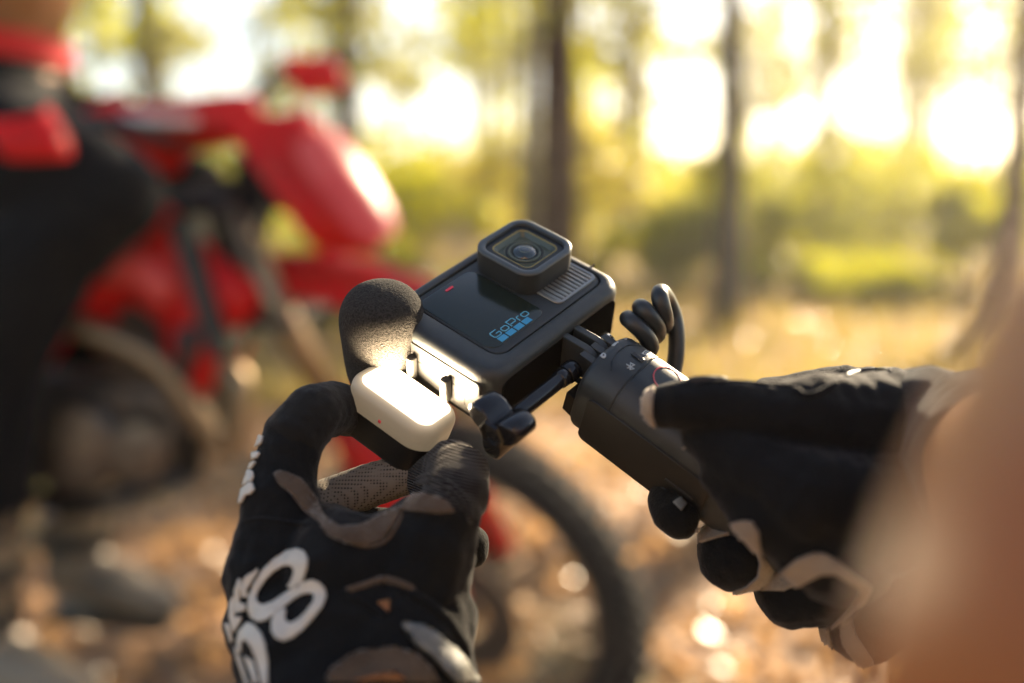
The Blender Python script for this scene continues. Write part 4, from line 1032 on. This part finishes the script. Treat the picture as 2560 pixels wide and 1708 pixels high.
# ---------------------------------------------------------------- left glove
lg = blob('glove', [
    # palm and back of the hand
    pp((700, 1545, 326, 19), (690, 1440, 328, 18), (700, 1335, 332, 15), (705, 1255, 334, 13)),
    pp((870, 1560, 322, 26), (860, 1440, 324, 22), (810, 1370, 330, 15)),
    pp((1050, 1560, 325, 19.5), (1040, 1450, 325, 19), (1060, 1380, 326, 16)),
    pp((740, 1545, 326, 22), (1000, 1545, 325, 22)),
    pp((785, 1640, 318, 26), (985, 1640, 318, 26.5)), pp((810, 1730, 312, 27), (990, 1730, 312, 27)), pp((820, 1830, 305, 28), (960, 1830, 305, 28)),
    pp((840, 1390, 328, 12), (930, 1395, 326, 14), (1020, 1360, 326, 14)),
    pp((810, 1345, 332, 9), (880, 1368, 329, 8.5), (960, 1350, 328, 9), (1040, 1310, 327, 10)),
    # index finger arching over to the light
    pp((695, 1270, 334, 13), (712, 1180, 339, 11.6), (735, 1090, 343, 11), (775, 1040, 347, 10.3), (830, 1025, 358, 9.8), (885, 1035, 368, 9.2)),
    # ring finger folded away behind
    pp((760, 1330, 345, 12), (900, 1330, 362, 10), (1080, 1345, 362, 9), (1168, 1365, 355, 8.3)),
    # ball of the thumb
    pp((1050, 1450, 325, 18), (1085, 1360, 323, 15), (1110, 1300, 323, 12.5)),
    ], .0011, M['glove'], pn, smooth=7, disp=.0022, dsize=.014)
lg['label'] = 'left glove pinching the lit light, with large white lettering'
thumb = blob('thumb_sleeve', [pp((1098, 1335, 323, 12.6), (1118, 1285, 323.5, 11.9), (1140, 1235, 329, 11.9), (1143, 1190, 338, 11.6), (1132, 1174, 346, 11)), pp((1130, 1182, 346, 10), (1085, 1190, 356, 9.5), (1040, 1185, 364, 8.5))], .0009, M['rib'], lg, smooth=5, disp=.0008, dsize=.02)
index = blob('fingertip', [pp((742, 1085, 343, 11.2), (782, 1035, 347, 10.8), (835, 1020, 358, 10.2), (890, 1032, 368, 9.4))], .0009, M['suede'], lg, smooth=4, disp=.001, dsize=.008)
midf = blob('middle_finger', [pp((740, 1290, 350, 11), (830, 1252, 357, 9), (920, 1215, 360, 8.4), (1000, 1190, 361, 8), (1040, 1165, 360, 7.5))], .0009, M['mesh'], lg, smooth=4)
lb = world_bvh([lg, thumb])
lbg = world_bvh([lg])
def z4(*pts): return [(520+x*.5153, 900+y*.5153) for x, y in pts]
# large outlined print on the back of the hand
def zL(*pts): return [(540+x*.2475, 1320+y*.2475) for x, y in pts]
up_out = zL((830, 215), (900, 240), (935, 310), (930, 400), (890, 520), (850, 590), (760, 610), (735, 590), (770, 540), (800, 460), (800, 410), (760, 380), (690, 385), (590, 440), (500, 530), (430, 640), (415, 720), (440, 765), (500, 785), (590, 750), (700, 670), (800, 600), (880, 545), (970, 520), (1050, 545), (1105, 610), (1120, 690), (1080, 790), (990, 910), (870, 1040), (760, 1120), (680, 1150), (610, 1120), (570, 1050), (570, 950), (610, 860), (670, 810), (710, 840), (700, 910), (720, 965), (770, 970), (850, 920), (930, 840), (990, 760), (1000, 690), (960, 660), (890, 670), (800, 720), (700, 800), (600, 880), (500, 945), (430, 955), (370, 910), (335, 830), (340, 700), (390, 560), (480, 420), (600, 310), (720, 240))
decal('lettering', lbg, [up_out], M['print'], lg, off=.0006, grid=7)
o_out = zL((330, 960), (400, 985), (460, 1060), (510, 1180), (535, 1350), (535, 1590), (480, 1600), (450, 1450), (420, 1320), (370, 1200), (310, 1130), (275, 1160), (268, 1260), (240, 1250), (225, 1150), (250, 1040))
decal('lettering', lbg, [o_out], M['print'], lg, off=.0006, grid=6)
for poly in (((420, 410), (430, 440), (370, 540), (320, 620), (330, 700), (270, 700), (260, 590), (300, 500)), ((240, 510), (265, 520), (250, 700), (250, 760), (310, 770), (310, 830), (215, 860), (195, 640)), ((180, 690), (200, 700), (205, 900), (265, 890), (270, 930), (190, 1060), (150, 900), (155, 760)), ((105, 965), (150, 970), (185, 1140), (165, 1150)), ((200, 1190), (260, 1300), (350, 1590), (320, 1580), (230, 1330)), ((300, 1290), (390, 1340), (440, 1560), (400, 1580), (340, 1400))):
    decal('lettering', lbg, [zL(*poly)], M['print'], lg, off=.0006, grid=5)
# small letters along the index finger
def z6(*pts): return [(600+x*.1531, 1060+y*.1531) for x, y in pts]
for poly in (((370, 195), (410, 215), (380, 310), (340, 360), (270, 400), (262, 350), (330, 230)), ((340, 470), (350, 495), (300, 570), (215, 590), (215, 540), (250, 480)), ((275, 620), (285, 640), (215, 740), (165, 760), (190, 670)), ((180, 760), (240, 790), (250, 870), (220, 940), (95, 1010), (105, 900)), ((225, 960), (262, 1080), (200, 1150), (120, 1170), (60, 1290), (20, 1300), (70, 1080))):
    decal('small_lettering', lbg, [z6(*poly)], M['print'], lg, off=.0009, grid=3, thick=.0009)
# tan edge of the palm suede round the web of the thumb
tan = z4((320, 560), (350, 545), (440, 580), (520, 680), (580, 780), (640, 820), (720, 815), (800, 780), (880, 745), (940, 720), (1000, 660), (1060, 655), (1160, 690), (1190, 740), (1120, 745), (1000, 735), (940, 735), (900, 810), (840, 880), (760, 905), (660, 890), (580, 850), (540, 790), (470, 740), (400, 650), (340, 600))
decal('suede_edge', lb, [tan], M['tan'], lg, off=.0008, grid=8, thick=.0012)
piping('seam', lb, z4((940, 738), (1060, 738), (1190, 742)), .0006, M['glove'], lg)
piping('seam', lb, z4((560, 790), (640, 860), (760, 905), (860, 880), (920, 800), (945, 738)), .0006, M['tan'], lg)
for off_ in (0, 26): piping('thumb_ridge', lb, z4((1000+off_*.4, 600-off_), (1080+off_*.4, 590-off_), (1180, 640-off_*1.2), (1250+off_*.3, 720-off_), (1275, 800-off_)), .0011, M['rib'], lg)
piping('seam', lbg, z4((130, 800), (250, 770), (400, 790), (520, 800)), .0007, M['glove'], lg)
piping('seam', lbg, z4((380, 260), (450, 250), (540, 290), (590, 360)), .0006, M['glove'], lg)
# pull slot at the back of the wrist
decal('pull_slot', lbg, [z4((690, 1110), (760, 1095), (880, 1090), (960, 1120), (900, 1160), (870, 1240), (800, 1190), (720, 1150))], M['glove'], lg, off=.0003, grid=7)
decal('slot_skin', lbg, [z4((820, 1180), (885, 1170), (880, 1230))], M['skin'], lg, off=.0008, grid=6)
piping('slot_rim', lbg, z4((660, 1120), (740, 1100), (840, 1065), (930, 1080), (1010, 1120)), .0012, M['tan'], lg)
piping('slot_rim', lbg, z4((660, 1110), (700, 1150), (780, 1190), (870, 1250)), .0011, M['glove'], lg)
piping('fold', lbg, z4((960, 1120), (1080, 1190), (1180, 1290), (1270, 1440)), .002, M['glove'], lg)
# wrist strap and fleecy cuff
decal('wrist_strap', lbg, [z4((940, 1290), (1040, 1300), (1130, 1360), (1220, 1460), (1290, 1560), (1200, 1568), (1090, 1450), (1000, 1380))], M['velcro'], lg, off=.0014, grid=8, thick=.002)
decal('cuff', lbg, [z4((600, 1510), (680, 1450), (780, 1410), (900, 1400), (1000, 1430), (1080, 1500), (1110, 1565), (580, 1565))], M['tan'], lg, off=.0012, grid=8, thick=.002)
decal('wrist', lbg, [z4((720, 1567), (790, 1552), (880, 1545), (960, 1567))], M['skin'], lg, off=.0030, grid=8, thick=.002)

# ---------------------------------------------------------------- right glove
rg = blob('glove', [
    # thumb lying along the grip
    pp((1657, 1017, 322, 7.4), (1700, 1013, 320, 8.4), (1770, 1012, 318, 9.4), (1860, 1022, 316, 10), (1950, 1040, 316, 12), (2040, 1050, 318, 15.5)),
    # thenar mass and back of the hand
    pp((2040, 1050, 318, 15.5), (2120, 1065, 322, 18), (2230, 1085, 326, 22), (2340, 1104, 322, 24.3)),
    pp((1850, 1100, 336, 13), (1950, 1130, 340, 19), (2080, 1180, 345, 24), (2230, 1200, 345, 26), (2330, 1180, 338, 24)),
    pp((1800, 1160, 362, 13), (1900, 1230, 358, 17), (2030, 1280, 352, 22), (2180, 1330, 350, 24), (2260, 1260, 345, 25)),
    pp((1930, 1010, 352, 10), (2110, 1030, 352, 17), (2230, 1060, 345, 20)),
    # fingers wrapped under the grip
    pp((1960, 1060, 385, 11), (1800, 1150, 398, 10), (1700, 1230, 372, 9.4), (1676, 1250, 352, 8.2), (1684, 1285, 346, 7.8), (1700, 1300, 344, 7.4)),
    pp((2060, 1180, 385, 11), (1900, 1290, 392, 11), (1825, 1370, 365, 12), (1830, 1394, 346, 12.4), (1850, 1392, 342, 11.5)),
    pp((2160, 1280, 378, 11), (2010, 1400, 385, 11), (1960, 1470, 362, 12), (1985, 1485, 343, 12.8), (2060, 1478, 338, 12.5)),
    pp((2250, 1380, 368, 10), (2130, 1520, 374, 10), (2120, 1560, 350, 10.5), (2165, 1575, 336, 12), (2200, 1560, 333, 11)),
    pp((2060, 1330, 350, 18), (2170, 1430, 346, 18), (2220, 1470, 342, 16)),
    pp((1770, 1090, 322, 9), (1880, 1170, 312, 12), (2020, 1250, 306, 17), (2180, 1290, 308, 20), (2270, 1250, 315, 22)),
    pp((1800, 1190, 318, 7), (1930, 1290, 308, 12), (2100, 1390, 306, 16)),
    pp((1790, 1180, 352, 10), (1900, 1290, 348, 13), (2000, 1360, 346, 14)),
    ], .0011, M['glove'], pn, smooth=6, disp=.002, dsize=.014)
rg['label'] = 'right glove gripping the handle, with beige finger edges'
rbv = world_bvh([rg])
def z5(*pts): return [(1400+x*.528, 880+y*.528) for x, y in pts]
decal('thumb_patch', rbv, [z5((455, 145), (410, 180), (380, 240), (372, 300), (400, 365), (470, 395), (560, 430), (600, 455), (560, 440), (490, 400), (455, 350), (440, 300), (442, 230), (450, 180))], M['beige'], rg, off=.0006, grid=6, thick=.001)
decal('finger_edge', rbv, [z5((632, 905), (640, 840), (690, 780), (740, 795), (790, 815), (860, 797), (910, 800), (942, 850), (952, 930), (985, 1000), (1022, 1050), (965, 1105), (900, 1120), (800, 1143), (815, 1135), (880, 1108), (932, 1060), (942, 1000), (920, 930), (882, 885), (820, 863), (740, 885), (650, 912))], M['beige'], rg, off=.0007, grid=6, thick=.0012)
decal('finger_edge', rbv, [z5((950, 1115), (1040, 1045), (1120, 980), (1200, 950), (1260, 955), (1330, 1000), (1400, 1060), (1462, 1105), (1430, 1170), (1360, 1240), (1280, 1302), (1335, 1244), (1388, 1184), (1416, 1130), (1380, 1092), (1305, 1050), (1240, 1050), (1150, 1090), (1060, 1132), (960, 1130))], M['beige'], rg, off=.0007, grid=6, thick=.0012)
decal('finger_edge', rbv, [z5((1240, 1312), (1275, 1300), (1290, 1380), (1320, 1440), (1365, 1485), (1320, 1480), (1260, 1400))], M['beige'], rg, off=.0007, grid=6, thick=.0012)
decal('finger_edge', rbv, [z5((1325, 1262), (1380, 1250), (1400, 1340), (1480, 1465), (1420, 1490), (1345, 1380))], M['beige'], rg, off=.0007, grid=6, thick=.0012)
decal('finger_tab', rbv, [z5((535, 715), (570, 690), (600, 722), (575, 755))], M['velcro'], rg, off=.0006, grid=5)
piping('seam', rbv, z5((640, 150), (820, 140), (1000, 155), (1100, 160)), .0006, M['glove'], rg)
piping('fold', rbv, z5((1110, 165), (1150, 205), (1230, 195), (1330, 130)), .0013, M['glove'], rg)
piping('knuckle_guard', rbv, z5((600, 134), (700, 128), (795, 131)), .0011, M['dark'], rg)
piping('cuff_tab', rbv, z5((1350, 114), (1450, 90), (1575, 88)), .0012, M['dark'], rg)
cuff = blob('ribbed_cuff', [pp((2235, 1082, 326, 21.5), (2320, 1098, 323, 24.6), (2440, 1120, 313, 26))+[(cc(140.5, 35.5, 280), .0282)]], .001, M['rib'], rg, smooth=4)
# icons on the grip, drawn on its curved face
gb = world_bvh([barrel])
def z7(*pts): return [(1360+x*.1914, 800+y*.1914) for x, y in pts]
def mark(name, polys, m, off=.0001, grid=3): decal(name, gb, polys, m, gr, off=off, grid=grid, thick=.0002)
mark('wireless_icon', strokepoly(z7((1075, 580), (1175, 640), (1130, 650), (1125, 560), (1135, 640)), 1.6), M['icon'])
mark('wireless_icon', strokepoly(z7((1085, 632), (1180, 590), (1130, 565), (1120, 655)), 2.0), M['icon'])
mark('timer_icon', [z7(*[(778+34*math.cos(a), 468+34*math.sin(a)) for a in [2*math.pi*i/16 for i in range(16)]]), z7(*[(778+14*math.cos(a), 462+14*math.sin(a)) for a in [2*math.pi*i/10 for i in range(10)]])], M['icon'])
mark('timer_icon', [z7((730, 462), (745, 455), (745, 475), (732, 480))], M['icon']); mark('timer_icon', [z7((755, 430), (775, 422), (778, 434), (760, 442))], M['icon'])
mark('video_icon', [z7((880, 315), (935, 280), (950, 310), (920, 345), (890, 345))], M['icon']); mark('video_icon', [z7((945, 285), (970, 280), (975, 300), (950, 305))], M['icon'])
mark('capture_icon', strokepoly(z7((1280, 440), (1320, 405), (1390, 430), (1345, 470)), 1.6, True), M['icon']); mark('capture_icon', [z7((1310, 435), (1335, 425), (1355, 440), (1330, 452))], M['icon'])
mark('lens_icon', strokepoly(z7((1030, 235), (1055, 220), (1090, 235), (1075, 255), (1045, 250)), 1.4, True), M['icon'])
rc = [(1380+11, 0)]
def z8(*pts): return [(1300+x*.3509, 650+y*.3509) for x, y in pts]
mark('button_ring', strokepoly(z8(*[(1048+96*math.cos(a)+14*math.sin(a), 852+88*math.sin(a)+10*math.cos(a)) for a in [2*math.pi*i/28 for i in range(28)]]), 3.2, True), M['redring'])
mark('button_ridge', [z8((790, 675), (815, 658), (890, 715), (870, 735))], M['dark'], off=.0004)
mark('panel_seam', strokepoly(z8((805, 840), (860, 770), (920, 715), (965, 690)), 2.2), M['dark'])
mark('panel_seam', strokepoly(z8((650, 790), (655, 720), (690, 660), (760, 610), (840, 600)), 1.8), M['dark'])
mark('pinhole', [z8((982, 690), (990, 686), (996, 692), (988, 697))], M['dark'])
